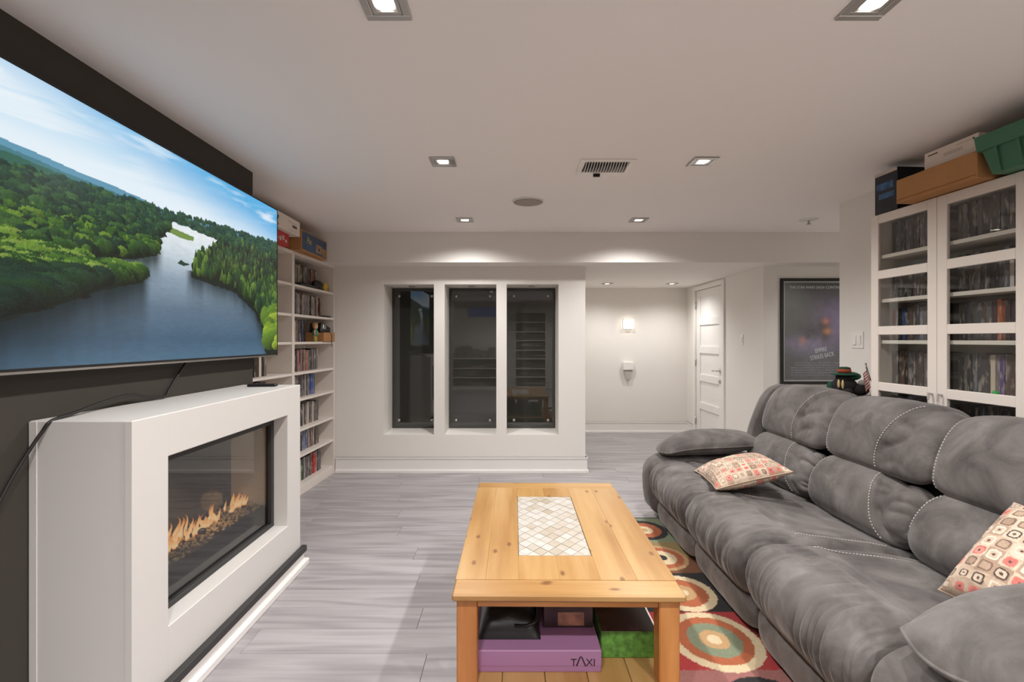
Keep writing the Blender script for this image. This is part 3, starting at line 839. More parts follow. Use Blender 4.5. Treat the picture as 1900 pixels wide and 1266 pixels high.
def stuff_row(mat4, parent_free_name, segs, label, cat):
    """cases past the countable limit or only seen mirrored: one mesh"""
    mb = MB()
    for (x0, x1, y, z, tmin, tmax) in segs:
        x = x0
        while True:
            w = random.uniform(tmin, tmax)
            if x+w > x1: break
            mb.box(x, x+w*.95, y+random.uniform(-.004, .006), y+.13, z, z+.19*random.uniform(.93, 1.02)); x += w
    mb.v = [tuple(mat4 @ Vector(p)) for p in mb.v]
    o = mb.build(parent_free_name, M['case']); o.color = lin((96, 86, 80))+(1,)
    return tag(o, label, cat, None, 'stuff')
def unit(name, label, cat, origin, rz, W, Hh, depth, shelves, group=None, drill=True, back=True):
    """open shelving in local space: x along the front, y into the wall"""
    t = thing(name, label, cat, origin, rz, group)
    th = .018
    side = MB().box(0, th, 0, depth, 0, Hh, .001)
    if drill:
        for k in range(26):
            for yy in (.05, depth-.06):
                side.lathe([(0, 0), (.0028, 0), (.0028, .0004), (0, .0004)], 6, (0, 0, 0), 'x')
                n = 4*6
                for q in range(len(side.v)-n, len(side.v)):
                    x, y, z = side.v[q]; side.v[q] = (x+th+.0002, y+yy, z+.30+k*.064)
    me = side.mesh('side_panel', M['shelf'])
    inst('side_panel', me, t)
    MB().box(W-th, W, 0, depth, 0, Hh, .001).build('side_panel', M['shelf'], t)
    MB().box(th, W-th, 0, depth, Hh-th*1.4, Hh, .001).build('top_panel', M['shelf'], t)
    MB().box(th, W-th, .012, depth, .065, .083, .001).build('bottom_shelf', M['shelf'], t)
    MB().box(th, W-th, .012, .03, 0, .065, .001).build('kick_board', M['shelf'], t)
    if back: MB().box(th, W-th, depth-.006, depth-.001, .083, Hh-th*1.4).build('back_panel', M['shelf'], t)
    sme = MB().box(th, W-th, .004, depth-.008, -.02, 0, .001).mesh('shelf', M['shelf'])
    for z in shelves: inst('shelf', sme, t, (0, 0, z))
    m4 = Matrix.Translation(origin) @ Matrix.Rotation(rz, 4, 'Z')
    return t, m4
# --- left: two open bookcases
ang = math.radians(87.1)
dx, dy = math.cos(ang), math.sin(ang)
W1 = .80
o1 = (-1.70-dx*W1, 4.668-dy*W1, 0)
o2 = (o1[0]-dx*(W1+.002), o1[1]-dy*(W1+.002), 0)
shz = [1.757, 1.512, 1.284, 1.031, .81, .556, .339]
b1, m1 = unit('open_bookcase', 'tall white open bookcase of disc cases against the window wall', 'bookcase', o1, ang, W1, 2.02, .28, shz, 'white open bookcases')
b2, m2 = unit('open_bookcase', 'tall white open bookcase partly hidden behind the television', 'bookcase', o2, ang, W1, 2.02, .28, shz, 'white open bookcases')
lv = shz+[.083]
GR = 'disc cases in the right open bookcase'
ends = [.60, .66, .36, .60, .56, .60, .62, .68]
sp = {3: {0: ('green', (70, 128, 84)), 7: ('dusty red', (150, 70, 70))}, 4: {14: ('blue', (64, 84, 142)), 15: ('royal blue', (52, 72, 138)), 16: ('blue', (70, 92, 150))},
      5: {1: ('rust', (150, 78, 48)), 2: ('rust', (140, 70, 44))}, 6: {4: ('navy', (44, 52, 96)), 6: ('navy', (40, 48, 88)), 9: ('blue', (74, 92, 140))},
      7: {16: ('red', (168, 40, 36)), 17: ('bright red', (186, 44, 38)), 15: ('red', (160, 38, 36)), 8: ('pale green', (146, 170, 132)), 6: ('steel blue', (96, 116, 132))}}
for k, z in enumerate(lv):
    place_row(m1, ang, .022, ends[k], .07, z, .023, .036, '%s shelf of right open bookcase' % SH[k], GR, colors=sp.get(k))
GL = 'disc cases in the left open bookcase'
le = {0: .42, 1: .50, 2: .52, 3: .55, 4: .58}
for k in (1, 2, 3, 4):
    place_row(m2, ang, le[k]-.42 if k > 2 else le[k]-.12, le[k], .07, lv[k], .028, .038, '%s shelf of left open bookcase' % SH[k], GL)
# small things on the shelves of the right open bookcase
def on(m4, x, y, z): return tuple(m4 @ Vector((x, y, z)))
t = thing('black_case', 'flat black case lying before the discs on the top shelf', 'case', on(m1, .30, .035, lv[0]), ang)
MB().box(-.16, .16, -.03, .03, 0, .026, .008).build('body', M['black'], t); MB().box(-.10, .02, -.025, .025, .0262, .036, .004).build('lid', M['charcoal'], t)
t = thing('black_camera_bag', 'lumpy black pouch beside the yellow tape on the top shelf', 'pouch', on(m1, .53, .05, lv[0]), ang)
MB().ell((0, 0, .045), (.085, .045, .045)).build('body', M['black'], t); MB().box(-.08, .08, -.03, .03, 0, .02, .006).build('base', M['black'], t)
t = thing('tape_measure', 'yellow tape measure at the end of the top shelf', 'tape measure', on(m1, .66, .04, lv[0]), ang)
MB().lathe([(.0, -.02), (.034, -.02), (.04, -.014), (.04, .014), (.034, .02), (0, .02)], 20, (0, 0, .04), 'y').box(-.04, .035, -.02, .02, 0, .03, .005).build('housing', mat('yellow_plastic', (206, 170, 44), .4), t)
MB().box(.036, .062, -.012, .012, .004, .05, .003).build('hook', M['black'], t)
t = tag(MB().box(-.07, .07, -.05, .05, 0, .016, .004).build('black_tray', M['black'], None, on(m1, .70, .07, lv[1]), ang), 'thin black slab at the end of the second shelf', 'slab')
t = thing('cardboard_tray', 'small brown cardboard box hanging over the third shelf edge', 'box', on(m1, .655, .075, lv[2]), ang)
cbx = MB()
for (a, b, c, d) in ((-.12, .12, -.085, -.081), (-.12, .12, .081, .085), (-.12, -.116, -.081, .081), (.116, .12, -.081, .081)): cbx.box(a, b, c, d, 0, .085)
cbx.box(-.12, .12, -.085, .085, 0, .003).build('carton', M['card'], t)
MB().tube(catmull([(.03, -.08, .088), (.035, -.093, .06), (.04, -.092, .0), (.045, -.09, -.05)], 5), .003, 6).build('dangling_strap', M['cord'], t)
t = thing('black_device', 'black boxy device lying tilted in the cardboard tray', 'device', on(m1, .65, .08, lv[2]+.06), ang)
MB().box(-.10, .09, -.06, .06, 0, .10, .012, Matrix.Rotation(math.radians(14), 4, 'Y')).build('body', M['black'], t)
MB().box(-.085, -.03, -.066, -.058, .04, .085, .003, Matrix.Rotation(math.radians(14), 4, 'Y')).build('silver_panel', M['metal'], t)
# doll
t = thing('toy_doll', 'small blond doll in a green outfit on the third shelf', 'doll', on(m1, .43, .02, lv[2]), ang)
MB().lathe([(.0, .05), (.022, .052), (.027, .07), (.024, .09), (.017, .105), (.009, .113), (0, .114)], 14).build('body', mat('green_outfit', (84, 132, 96), .8), t)
MB().lathe([(0, 0), (.011, .002), (.01, .03), (.012, .06)], 10, (-.012, 0, 0)).lathe([(0, 0), (.011, .002), (.01, .03), (.012, .06)], 10, (.012, 0, 0)).build('legs', mat('yellow_legs', (176, 158, 84), .8), t)
skin = mat('doll_skin', (206, 164, 134), .6)
hd = MB().ell((0, 0, .138), (.025, .023, .029)).build('head', skin, t)
MB().ell((0, .006, .148), (.031, .026, .026)).ell((0, -.008, .164), (.022, .016, .010)).build('hair', mat('blond_hair', (158, 122, 70), .8), hd)
MB().ell((-.009, -.022, .138), (.0032, .002, .004)).ell((.009, -.022, .138), (.0032, .002, .004)).build('eyes', M['black'], hd)
for sx in (-1, 1): MB().tube([(sx*.018, 0, .103), (sx*.03, -.006, .085), (sx*.034, -.012, .062)], [.007, .006, .0055], 8).build('arm', skin, t)
# boxes on the left bookcases
def carton(name, label, x0, x1, y0, y1, z0, z1, m, cat='box', face=None, rz=0):
    cx, cy = (x0+x1)/2, (y0+y1)/2
    t = thing(name, label, cat, (cx, cy, z0), rz)
    a, b = (x1-x0)/2, (y1-y0)/2
    MB().box(-a, a, -b, b, 0, z1-z0, .003).build('carton', m, t)
    if face:
        for (nm, fx, ya, yb, za, zb, mm) in face:       # printed panels on the room side
            xx = a if fx > 0 else -a
            MB().box(xx, xx+.001*fx, ya, yb, za, zb).build(nm, mm, t)
    MB().box(-.004 if b > a else -a*.98, .004 if b > a else a*.98, -b*.98 if b > a else -.004, b*.98 if b > a else .004, z1-z0, z1-z0+.0006).build('packing_tape', mat('tape', (196, 170, 130), .3), t)
    return t
red = mat('red_print', (186, 50, 46), .5, var=.12, vs=30); whitep = mat('white_card', (222, 210, 198), .6); ink = mat('dark_ink', (52, 46, 44), .6)
paleink = mat('faint_print', (196, 182, 170), .6); orangep = mat('orange_print', (198, 120, 84), .5)
carton('red_box', 'red printed box under the white one on the bookcase', -2.0, -1.705, 3.20, 3.715, 2.0205, 2.115, red, face=[('white_print', 1, -.08+k*.045, -.05+k*.045, .025+.01*(k % 2), .045+.012*(k % 3), paleink) for k in range(7)])
t = carton('white_box', 'white printed carton stacked on the red box', -1.98, -1.66, 3.28, 3.805, 2.1165, 2.232, whitep,
       face=[('barcode_bar', 1, .13+k*.011, .137+k*.011, .045, .066, ink) for k in range(7)]+[('faint_line', 1, .06, .20, .078, .084, paleink), ('faint_line', 1, .06, .20, .014, .020, paleink), ('orange_scribble', 1, -.16, -.09, .012, .03, orangep)])
MB().tube([(.161, -.13, .07), (.161, -.115, .058), (.161, -.10, .06), (.161, -.097, .085)], .004, 6).build('black_swoosh', ink, t)
blue = mat('blue_print', (46, 74, 106), .45, var=.35, vs=9)
t = carton('toy_box', 'blue and yellow printed game box overhanging the bookcase', -1.97, -1.66, 3.835, 4.36, 2.0215, 2.19, M['card'],
       face=[('blue_panel', 1, -.255, .255, .012, .158, blue), ('photo_patch', 1.6, .02, .15, .03, .10, mat('tan_print', (150, 122, 92), .5, var=.3, vs=22)), ('photo_patch', 1.6, .16, .25, .02, .09, mat('ochre_print', (156, 116, 66), .5, var=.3, vs=22)), ('dark_patch', 1.9, .07, .10, .05, .075, ink)])
text('Pac', .07, (.158, -.12, .075), (PI/2, 0, PI/2), mat('yellow_ink', (212, 184, 72), .5), t, sx=1.0, shear=.2)
# --- right: cabinet with glass doors
ca = math.atan2(-.997, .073)
co = (2.127, 2.797, 0)
csh = [1.787, 1.535, 1.30, 1.05, .80, .55, .30]
c1, mc = unit('glass_door_cabinet', 'tall white cabinet with two glazed doors behind the sofa', 'cabinet', co, ca, .80, 2.02, .24, csh, drill=True)
def glazed_door(x0, x1, hx):
    d = bpy.data.objects.new('door', None); link(d, c1)
    d.location = (x0, -.002, 0)
    W = x1-x0; st = .05; z0, z1 = .01, 2.017
    fr = MB().box(0, st, -.019, 0, z0, z1, .002).box(W-st, W, -.019, 0, z0, z1, .002)
    nb = 6; ph = .270
    tops = [1.967-.318*k for k in range(nb)]
    fr.box(st, W-st, -.019, 0, 1.967, z1, .002)
    for k in range(nb):
        zb = tops[k]-ph
        zlo = tops[k+1] if k < nb-1 else z0
        fr.box(st, W-st, -.019, 0, zlo, zb, .002)
    fr.build('door_frame', M['shelf'], d)
    pm = MB().box(st-.005, W-st+.005, -.011, -.008, -ph-.005, .005).mesh('pane', M['pane'])
    for k in range(nb): inst('pane', pm, d, (0, 0, tops[k]))
    MB().box(hx-.005, hx+.005, -.045, -.036, 1.0, 1.04, .003).box(hx-.005, hx+.005, -.036, -.019, 1.026, 1.036, .002).build('handle', mat('pale_nickel', (196, 188, 178), .45, metal=.3), d)
    return d
glazed_door(.001, .399, .375); glazed_door(.401, .799, .025)
GC = 'disc cases behind the glass doors of the cabinet'
clv = csh[:5]
dkp = [('dark grey', (58, 52, 54)), ('black', (34, 31, 32)), ('brown', (76, 60, 54)), ('charcoal', (48, 44, 48)), ('grey', (92, 84, 84)), ('plum', (66, 50, 58)), ('slate', (68, 70, 80))]
for k, z in enumerate(clv):
    nm = SH[k] if k < 4 else 'fifth'
    cl = {2: {8: ('orange', (170, 84, 40)), 9: ('rust', (140, 66, 36))}, 1: {11: ('white', (176, 170, 166)), 15: ('pale', (160, 156, 152)), 18: ('red', (120, 44, 44))}, 3: {9: ('violet', (78, 60, 110)), 13: ('steel blue', (108, 116, 134)), 14: ('blue grey', (90, 98, 120)), 7: ('cream', (170, 158, 140))}}.get(k)
    place_row(mc, ca, .03, .37, .085, z, .0185, .024, '%s shelf behind left cabinet door' % nm, GC, pal=dkp, colors={0: ('red', (128, 44, 38)), 3: ('blue', (54, 74, 120)), 8: ('pale blue', (120, 130, 150))} if k == 2 else None)
    place_row(mc, ca, .41, .765, .085, z, .0185, .024, '%s shelf behind right cabinet door' % nm, GC, pal=dkp, colors=cl)
stuff_row(mc, 'disc_case_rows', [(.03, .77, .085, csh[5], .02, .026), (.03, .77, .085, csh[6], .02, .026)], 'dim rows of disc cases low in the cabinet behind the sofa', 'disc cases')
t = thing('green_trinket', 'tiny green glass trinket before the discs behind right cabinet door', 'trinket', on(mc, .62, .04, csh[3]), ca)
MB().lathe([(0, 0), (.012, .002), (.014, .012), (.006, .022), (0, .024)], 12).build('body', mat('green_glass', (40, 170, 90), .2), t)
# things on the cabinet
dkb = mat('dark_blue_print', (26, 30, 38), .35, var=.5, vs=10); bluep = mat('blue_glow_print', (52, 92, 132), .4, var=.5, vs=30)
carton('black_box', 'black box with blue print on the far end of the cabinet', 2.12, 2.33, 2.635, 2.785, 2.021, 2.255, dkb, face=[('blue_print', -1, -.05, .06, .13, .17, bluep), ('blue_print', -1, -.06, .045, .08, .11, bluep), ('pale_rim', -1, -.074, .074, .215, .232, paleink)], rz=math.radians(4))
t = thing('cardboard_box', 'long brown cardboard box overhanging the cabinet front', 'box', (2.23, 2.345, 2.021), math.radians(4))
MB().box(-.17, .17, -.205, .205, 0, .124, .003).build('carton', M['card'], t)
MB().box(-.172, -.17, -.205, .205, .016, .018).build('fold_line', mat('card_edge', (140, 98, 60), .8), t)
t = carton('white_carton', 'white printed box lying on the brown cardboard box', 2.11, 2.38, 2.175, 2.44, 2.1465, 2.243, whitep, face=[('faint_print', -1, -.06, .03, .045, .062, paleink), ('faint_print', -1, -.10, -.03, .075, .08, paleink), ('dark_print', -1, .06, .11, .075, .080, ink), ('dot', -1, -.115, -.107, .074, .082, ink)], rz=math.radians(4))
# green bin
gp = mat('green_plastic', (62, 112, 84), .4)
t = thing('green_bin', 'green ribbed plastic bin on the near end of the cabinet', 'bin', (2.25, 1.925, 2.021), math.radians(4))
def ring(z, a, b): return [(-a, -b, z), (a, -b, z), (a, b, z), (-a, b, z)]
mb = MB()
lay = [ring(0, .145, .165), ring(.105, .165, .188), ring(.107, .178, .20), ring(.172, .185, .207), ring(.172, .178, .20), ring(.006, .138, .158)]
vs = [p for r in lay for p in r]; fs = [(3, 2, 1, 0)]
for i in range(5):
    for k in range(4): fs.append((i*4+k, i*4+(k+1) % 4, (i+1)*4+(k+1) % 4, (i+1)*4+k))
fs.append((20, 21, 22, 23)); mb.add(vs, fs); mb.build('tub', gp, t)
rb = MB().add([(-.150, -.006, .004), (-.150, .006, .004), (-.173, .006, .107), (-.173, -.006, .107), (-.140, -.006, .004), (-.140, .006, .004), (-.16, .006, .107), (-.16, -.006, .107)],
              [(0, 1, 2, 3), (4, 7, 6, 5), (0, 3, 7, 4), (1, 5, 6, 2), (0, 4, 5, 1), (3, 2, 6, 7)]).mesh('rib', gp)
for yy in (-.13, -.045, .045, .13): inst('rib', rb, t, (-.002, yy, 0))
t = thing('curved_tray', 'dark green curved tray standing inside the green bin', 'tray', (2.23, 1.915, 2.10))
arc = [(math.cos(a)*.165, math.sin(a)*.15) for a in np.linspace(.05, PI-.05, 22)]
MB().prism(arc, -.005, .005, 'x').build('panel', mat('deep_green', (22, 92, 62), .4), t)
MB().tube([(0, p[0], p[1]) for p in arc], .006, 6).build('rim', mat('brown_rim', (96, 70, 56), .6), t)
tag(MB().tube([(2.18, 2.085, 2.06), (2.18, 2.098, 2.225)], .03, 14).build('grey_roll', mat('grey_roll', (136, 124, 118), .5, var=.15, vs=40)), 'grey rolled sheet standing in the green bin', 'roll')
tag(MB().box(2.14, 2.155, 1.80, 2.03, 2.05, 2.215, .002).build('paper_stack', whitep), 'pale papers poking out of the green bin', 'papers')
# --- rear: seen mirrored in the tinted panels
b3, m3 = unit('rear_bookcase', 'tall white bookcase on the wall behind the viewpoint', 'bookcase', (.95, YR+.30, 0), PI, .80, 2.02, .28, shz, 'bookcases on the rear wall')
stuff_row(m3, 'rear_disc_rows', [(.03, random.uniform(.55, .76), .07, z, .022, .04) for z in lv], 'rows of disc cases on the tall rear bookcase', 'disc cases')
b4, m4_ = unit('rear_low_bookcase', 'low white bookcase on the wall behind the viewpoint', 'bookcase', (-.3, YR+.30, 0), PI, 1.2, .82, .28, [.56, .32], 'bookcases on the rear wall')
stuff_row(m4_, 'rear_low_rows', [(.03, 1.1, .07, z, .022, .04) for z in (.083, .32, .56)], 'rows of disc cases on the low rear bookcase', 'disc cases')
mb = MB()
for k in range(5):
    for q in range(random.randint(5, 10)):
        mb.box(-.55-k*.2, -.37-k*.2, YR+.06+random.uniform(-.01, .01), YR+.22, .822+q*.04, .822+q*.04+.034)
o = mb.build('rear_stacks', M['case']); o.color = lin((150, 140, 130))+(1,)
tag(o, 'stacks of cases lying on the low rear bookcase', 'disc cases', None, 'stuff')

# ------------------------------------------------------------------ rug
rx0, rx1, ry0, ry1 = .02, 1.78, .95, 3.49
nu, nv = 300, 430
A, B = np.meshgrid(np.linspace(rx0, rx1, nu), np.linspace(ry0, ry1, nv), indexing='ij')
jx = .006*(noise(A*90, B*90)-.5); AA, BB = A+jx, B+.006*(noise(A*80+9, B*85)-.5)
C = np.ones((nu, nv, 3))*L3(30, 27, 26)
GRN, OLV, BRN, BLK, RED, ROSE, CRM, TAN, ORG = (120, 128, 102), (140, 118, 74), (116, 72, 44), (26, 24, 25), (158, 44, 44), (150, 98, 92), (206, 186, 150), (178, 142, 98), (164, 88, 52)
rows_ = [(3.06, 3.47, GRN), (2.86, 3.06, OLV), (2.66, 2.86, BRN), (2.28, 2.66, BLK), (1.88, 2.28, RED), (1.52, 1.88, ROSE), (1.2, 1.52, GRN), (.97, 1.2, BLK)]
for (a, b, c) in rows_: C[(BB > a) & (BB <= b) & (A > rx0+.02) & (A < rx1-.02)] = L3(*c)
def circ(cx, cy, rr):
    d = np.hypot((AA-cx), (BB-cy)*.94)
    for (r, c) in rr: C[d < r] = L3(*c)
circ(.915, 3.26, [(.155, BLK), (.115, ORG), (.06, CRM), (.025, TAN)])
circ(.905, 2.847, [(.15, TAN), (.125, ORG), (.085, CRM), (.032, BLK)])
circ(.885, 2.455, [(.165, CRM), (.125, ORG), (.07, TAN), (.03, CRM)])
circ(.885, 2.07, [(.195, CRM), (.155, ORG), (.112, GRN), (.062, TAN), (.03, CRM)])
circ(.93, 1.66, [(.17, BLK), (.13, TAN), (.08, ORG), (.04, CRM)])
circ(.90, 1.3, [(.16, CRM), (.11, RED), (.06, TAN)])
for k, cx in enumerate((.45, .12, 1.35, 1.65)):
    for j, cy in enumerate((3.22, 2.85, 2.47, 2.08, 1.68, 1.3)):
        s = [(.16, CRM), (.12, (ORG, GRN, RED, TAN)[(j+k) % 4]), (.07, TAN), (.03, BLK)]; circ(cx, cy, s)
C = C*(.88+.24*noise(A*260, B*260))[..., None]
Zr = np.full_like(A, .009); Zr[0, :] = Zr[-1, :] = .0; Zr[:, 0] = Zr[:, -1] = .0
rug = bpy.data.objects.new('area_rug', grid_mesh('area_rug', np.stack([A, B, Zr+.0005], -1), attr_mat('rug_pile', .95, bump=.5, bs=420, sheen=.1), True, C)); link(rug)
tag(rug, 'colourful rug of concentric circles under table and sofa', 'rug')

# ------------------------------------------------------------------ coffee table
TH = .45
tx, ty, TWd, TLn = .206, 2.232, .786, 1.26
tz = .0095
t = thing('coffee_table', 'honey pine coffee table with cream tile inlay and lower shelf', 'coffee table', (tx, ty, tz), math.radians(-.6))
TZ = TH-tz
hw_, hl = TWd/2, TLn/2
iw0, iw1, il0, il1 = -.135, .14, 0, 0       # inlay, table space
def board(name, x0, x1, y0, y1, z0, z1, along='y', m=None, c=.003):
    """a board whose grain runs along its own local x"""
    m = m or M['pine']
    cx, cy = (x0+x1)/2, (y0+y1)/2
    if along == 'y':
        mb = MB().box(-(y1-y0)/2, (y1-y0)/2, -(x1-x0)/2, (x1-x0)/2, z0, z1, c)
        return mb.build(name, m, t, (cx, cy, 0), PI/2)
    if along == 'x':
        mb = MB().box(-(x1-x0)/2, (x1-x0)/2, -(y1-y0)/2, (y1-y0)/2, z0, z1, c)
        return mb.build(name, m, t, (cx, cy, 0), 0)
    mb = MB().box(-(z1-z0)/2, (z1-z0)/2, -(y1-y0)/2, (y1-y0)/2, -(x1-x0)/2, (x1-x0)/2, c)
    o = mb.build(name, m, t, (cx, cy, (z0+z1)/2)); o.rotation_euler = (0, PI/2, 0); return o
# inlay from the photograph: v 922..1031
iy0 = (H-TH)*F/401-ty; iy1 = (H-TH)*F/292-ty
ix0, ix1 = -.165, .122
e = .105
zt0 = TZ-.026
for (a, b) in ((-hw_, hw_),):
    board('end_board', a, b, -hl, -hl+e, zt0, TZ, 'x', c=.006); board('end_board', a, b, hl-e, hl, zt0, TZ, 'x', c=.006)
xs = [-hw_, -.285, ix0-.002]
for a, b in zip(xs[:-1], xs[1:]): board('top_board', a, b, -hl+e, hl-e, zt0, TZ, c=.0012 if a > -hw_ else .0015)
xs = [ix1+.002, .255, hw_]
for a, b in zip(xs[:-1], xs[1:]): board('top_board', a, b, -hl+e, hl-e, zt0, TZ, c=.0012)
for (a, b) in ((ix0-.002, -.02), (-.02, ix1+.002)):
    board('top_board', a, b, -hl+e, iy0-.002, zt0, TZ, c=.0012); board('top_board', a, b, iy1+.002, hl-e, zt0, TZ, c=.0012)
inl = MB().box(ix0, ix1, iy0, iy1, zt0, TZ-.004).build('grout_bed', mat('grout', (146, 137, 125), .9), t)
# diamond tiles clipped to the inlay rectangle
tm = [mat('tile_%s' % n_, c, .4, var=.06, vs=25, bump=.15, bs=50) for n_, c in (('cream', (188, 181, 171)), ('ivory', (183, 174, 162)), ('sand', (178, 167, 151)), ('white', (192, 187, 180)), ('beige', (168, 156, 138)))]
def clip(poly, ax, lim, keep_less):
    out = []
    for i in range(len(poly)):
        p, q = poly[i], poly[(i+1) % len(poly)]
        ip = (p[ax] <= lim) if keep_less else (p[ax] >= lim); iq = (q[ax] <= lim) if keep_less else (q[ax] >= lim)
        if ip: out.append(p)
        if ip != iq:
            k = (lim-p[ax])/(q[ax]-p[ax]); out.append((p[0]+(q[0]-p[0])*k, p[1]+(q[1]-p[1])*k))
    return out
dw, dl = (ix1-ix0)/4.8, (iy1-iy0)/9.5
for i in range(-1, 13):
    for j in range(-1, 24):
        cx = ix0+i*dw/1.0+(dw/2 if j % 2 else 0); cy = iy0+j*dl/2
        g_ = .0016
        p = [(cx, cy-dl/2+g_*1.3), (cx+dw/2-g_, cy), (cx, cy+dl/2-g_*1.3), (cx-dw/2+g_, cy)]
        for (ax, lim, kl) in ((0, ix1-.001, True), (0, ix0+.001, False), (1, iy1-.001, True), (1, iy0+.001, False)):
            if p: p = clip(p, ax, lim, kl)
        if len(p) < 3: continue
        ar = abs(sum(p[q][0]*p[(q+1) % len(p)][1]-p[(q+1) % len(p)][0]*p[q][1] for q in range(len(p))))/2
        if ar < 6e-5: continue
        dz = random.uniform(-.0006, .0004)
        MB().prism(p, TZ-.005, TZ-.0008+dz, 'z').build('tile', random.choices(tm, [5, 4, 2, 4, 1])[0], t)
# frame
lw = .07
for sx in (-1, 1):
    for sy in (-1, 1):
        xc = sx*(hw_-.013-lw/2); yc = sy*(hl-.03-lw/2)
        board('leg', xc-lw/2, xc+lw/2, yc-lw/2, yc+lw/2, 0, zt0, 'z', M['pine_d'], .004)
for sy in (-1, 1):
    yc = sy*(hl-.03-.018); board('apron', -(hw_-.013-lw), hw_-.013-lw, yc-.012, yc+.012, zt0-.035, zt0, 'x', M['pine_d'])
for sx in (-1, 1):
    xc = sx*(hw_-.013-.018); board('apron', xc-.012, xc+.012, -(hl-.03-lw), hl-.03-lw, zt0-.035, zt0, 'y', M['pine_d'])
shz_ = .115
nb = 5
for k in range(nb):
    a = -(hw_-.02)+k*(2*hw_-.04)/nb; b = a+(2*hw_-.04)/nb-.002
    board('shelf_board', a, b, -hl+.034, hl-.034, shz_-.02, shz_, 'y', M['pine'], .002)
# games on the lower shelf
sz = tz+shz_+.0005
t = thing('purple_game_box', 'purple game box marked TAXI on the coffee table shelf', 'game box', (.100, 1.85, sz))
pur = mat('purple_card', (158, 114, 152), .5)
MB().box(-.225, .225, -.15, .15, 0, .052, .002).build('tray', pur, t); MB().box(-.227, .227, -.152, .152, .020, .078, .003).build('lid', pur, t)
dki = mat('dark_lettering', (38, 24, 36), .5)
text('T', .036, (.128, -.1525, .024), (PI/2, 0, 0), dki, t); text('XI', .036, (.188, -.1525, .024), (PI/2, 0, 0), dki, t)
MB().tube([(.138, -.1526, .024), (.151, -.1526, .056), (.156, -.1526, .056), (.170, -.1526, .024)], .0022, 5).build('lettering', dki, t)
t = thing('green_game_box', 'grass green game box with dark lid on the coffee table shelf', 'game box', (.445, 1.905, sz))
MB().box(-.106, .106, -.13, .13, 0, .098, .003).build('carton', mat('grass_print', (86, 134, 56), .6, var=.5, vs=40), t)
MB().box(-.104, .104, -.128, .128, .0981, .0995).build('picture_lid', mat('dark_picture', (52, 34, 36), .25, var=.6, vs=14), t)
MB().box(.1, .1062, -.13, .13, .0996, .1006).build('white_edge', whitep, t)
t = thing('black_satchel', 'folded black satchel lying on the purple game box', 'bag', (-.0, 1.88, sz+.0785))
nu_, nv_ = 26, 26
Aq, Bq = np.meshgrid(np.linspace(-1, 1, nu_), np.linspace(-1, 1, nv_), indexing='ij')
pz = .075*(1-np.abs(Aq)**6)*(1-np.abs(Bq)**6)*(.85+.3*noise(Aq*2+3, Bq*2))
Pp = np.stack([Aq*.115, Bq*.12, pz+.002], -1)
link(bpy.data.objects.new('body', grid_mesh('body', Pp, mat('black_leather', (24, 23, 24), .35, bump=.2, bs=80))), t)
MB().box(-.115, .115, -.12, .12, 0, .002).build('base', M['black'], t)
MB().tube(catmull([(.02, -.11, .045), (.07, -.125, .055), (.105, -.10, .07), (.108, .02, .08)], 6), .006, 6).build('strap', M['black'], t)
t = thing('picture_game_box', 'dark pictured game box standing behind the satchel on the shelf', 'game box', (.215, 1.93, sz+.0785))
MB().box(-.085, .105, -.10, .10, 0, .10, .003).build('carton', mat('dark_scene_print', (58, 38, 40), .3, var=.7, vs=9), t)
MB().box(-.03, .07, -.1012, -.10, .01, .06).build('printed_patch', mat('skin_patch', (150, 104, 84), .4, var=.5, vs=26), t)

# ------------------------------------------------------------------ sofa
SO = Vector((1.5, 2.39, .0095))
sofa = thing('recliner_sofa', 'long grey suede three seat reclining sofa with padded arms', 'sofa', SO)
def resample(pts, n):
    c = np.array([tuple(p) for p in catmull([(a, 0, b) for a, b in pts], 14)])[:, [0, 2]]
    d = np.concatenate([[0], np.cumsum(np.hypot(*(c[1:]-c[:-1]).T))])
    s = np.linspace(0, d[-1], n)
    return np.stack([np.interp(s, d, c[:, 0]), np.interp(s, d, c[:, 1])], -1)
def cushion(name, pts, yc, hw, disp=None, dip=.05, ne=7, nP=70, nT=90, cap=.05, m=None):
    """profile (x,z) from the front bottom upwards, swept along y and puffed up between its seams"""
    pr = resample(pts, nP)
    tg = np.gradient(pr, axis=0); tg /= np.linalg.norm(tg, axis=1)[:, None]
    nr = np.stack([-tg[:, 1], tg[:, 0]], -1)
    tt = np.sign(np.linspace(-1, 1, nT))*np.abs(np.linspace(-1, 1, nT))**.75
    Pp_, T = np.meshgrid(np.linspace(0, 1, nP), tt, indexing='ij')
    d = -dip*np.abs(T)**ne
    pe = np.minimum(Pp_, 1-Pp_)
    d = d-.02*np.exp(-pe*26)
    if disp is not None: d = d+disp(Pp_, T)
    X = pr[:, 0][:, None]+nr[:, 0][:, None]*d; Z = pr[:, 1][:, None]+nr[:, 1][:, None]*d
    Y = yc+T*hw
    P = np.stack([X, Y, Z], -1)
    # closing rings pushed inwards
    c0 = P[:, :1].copy(); c1 = P[:, -1:].copy()
    for c in (c0, c1): c[:, 0, 0] -= nr[:, 0]*cap; c[:, 0, 2] -= nr[:, 1]*cap
    P2 = np.concatenate([c0, P, c1], 1)-np.array(SO)
    o = bpy.data.objects.new(name, grid_mesh(name, P2, m or M['suede'])); link(o, sofa)
    def at(p, t):
        ip = np.clip(p*(nP-1), 0, nP-1.001); it = np.interp(t, tt, np.arange(nT)); it = min(it, nT-1.001)
        a, b = int(ip), int(it); fa, fb = ip-a, it-b
        q = (P[a, b]*(1-fa)+P[a+1, b]*fa)*(1-fb)+(P[a, b+1]*(1-fa)+P[a+1, b+1]*fa)*fb
        n_ = np.array([nr[a, 0], 0, nr[a, 1]])
        return Vector(q)-SO, Vector(n_)
    return o, at
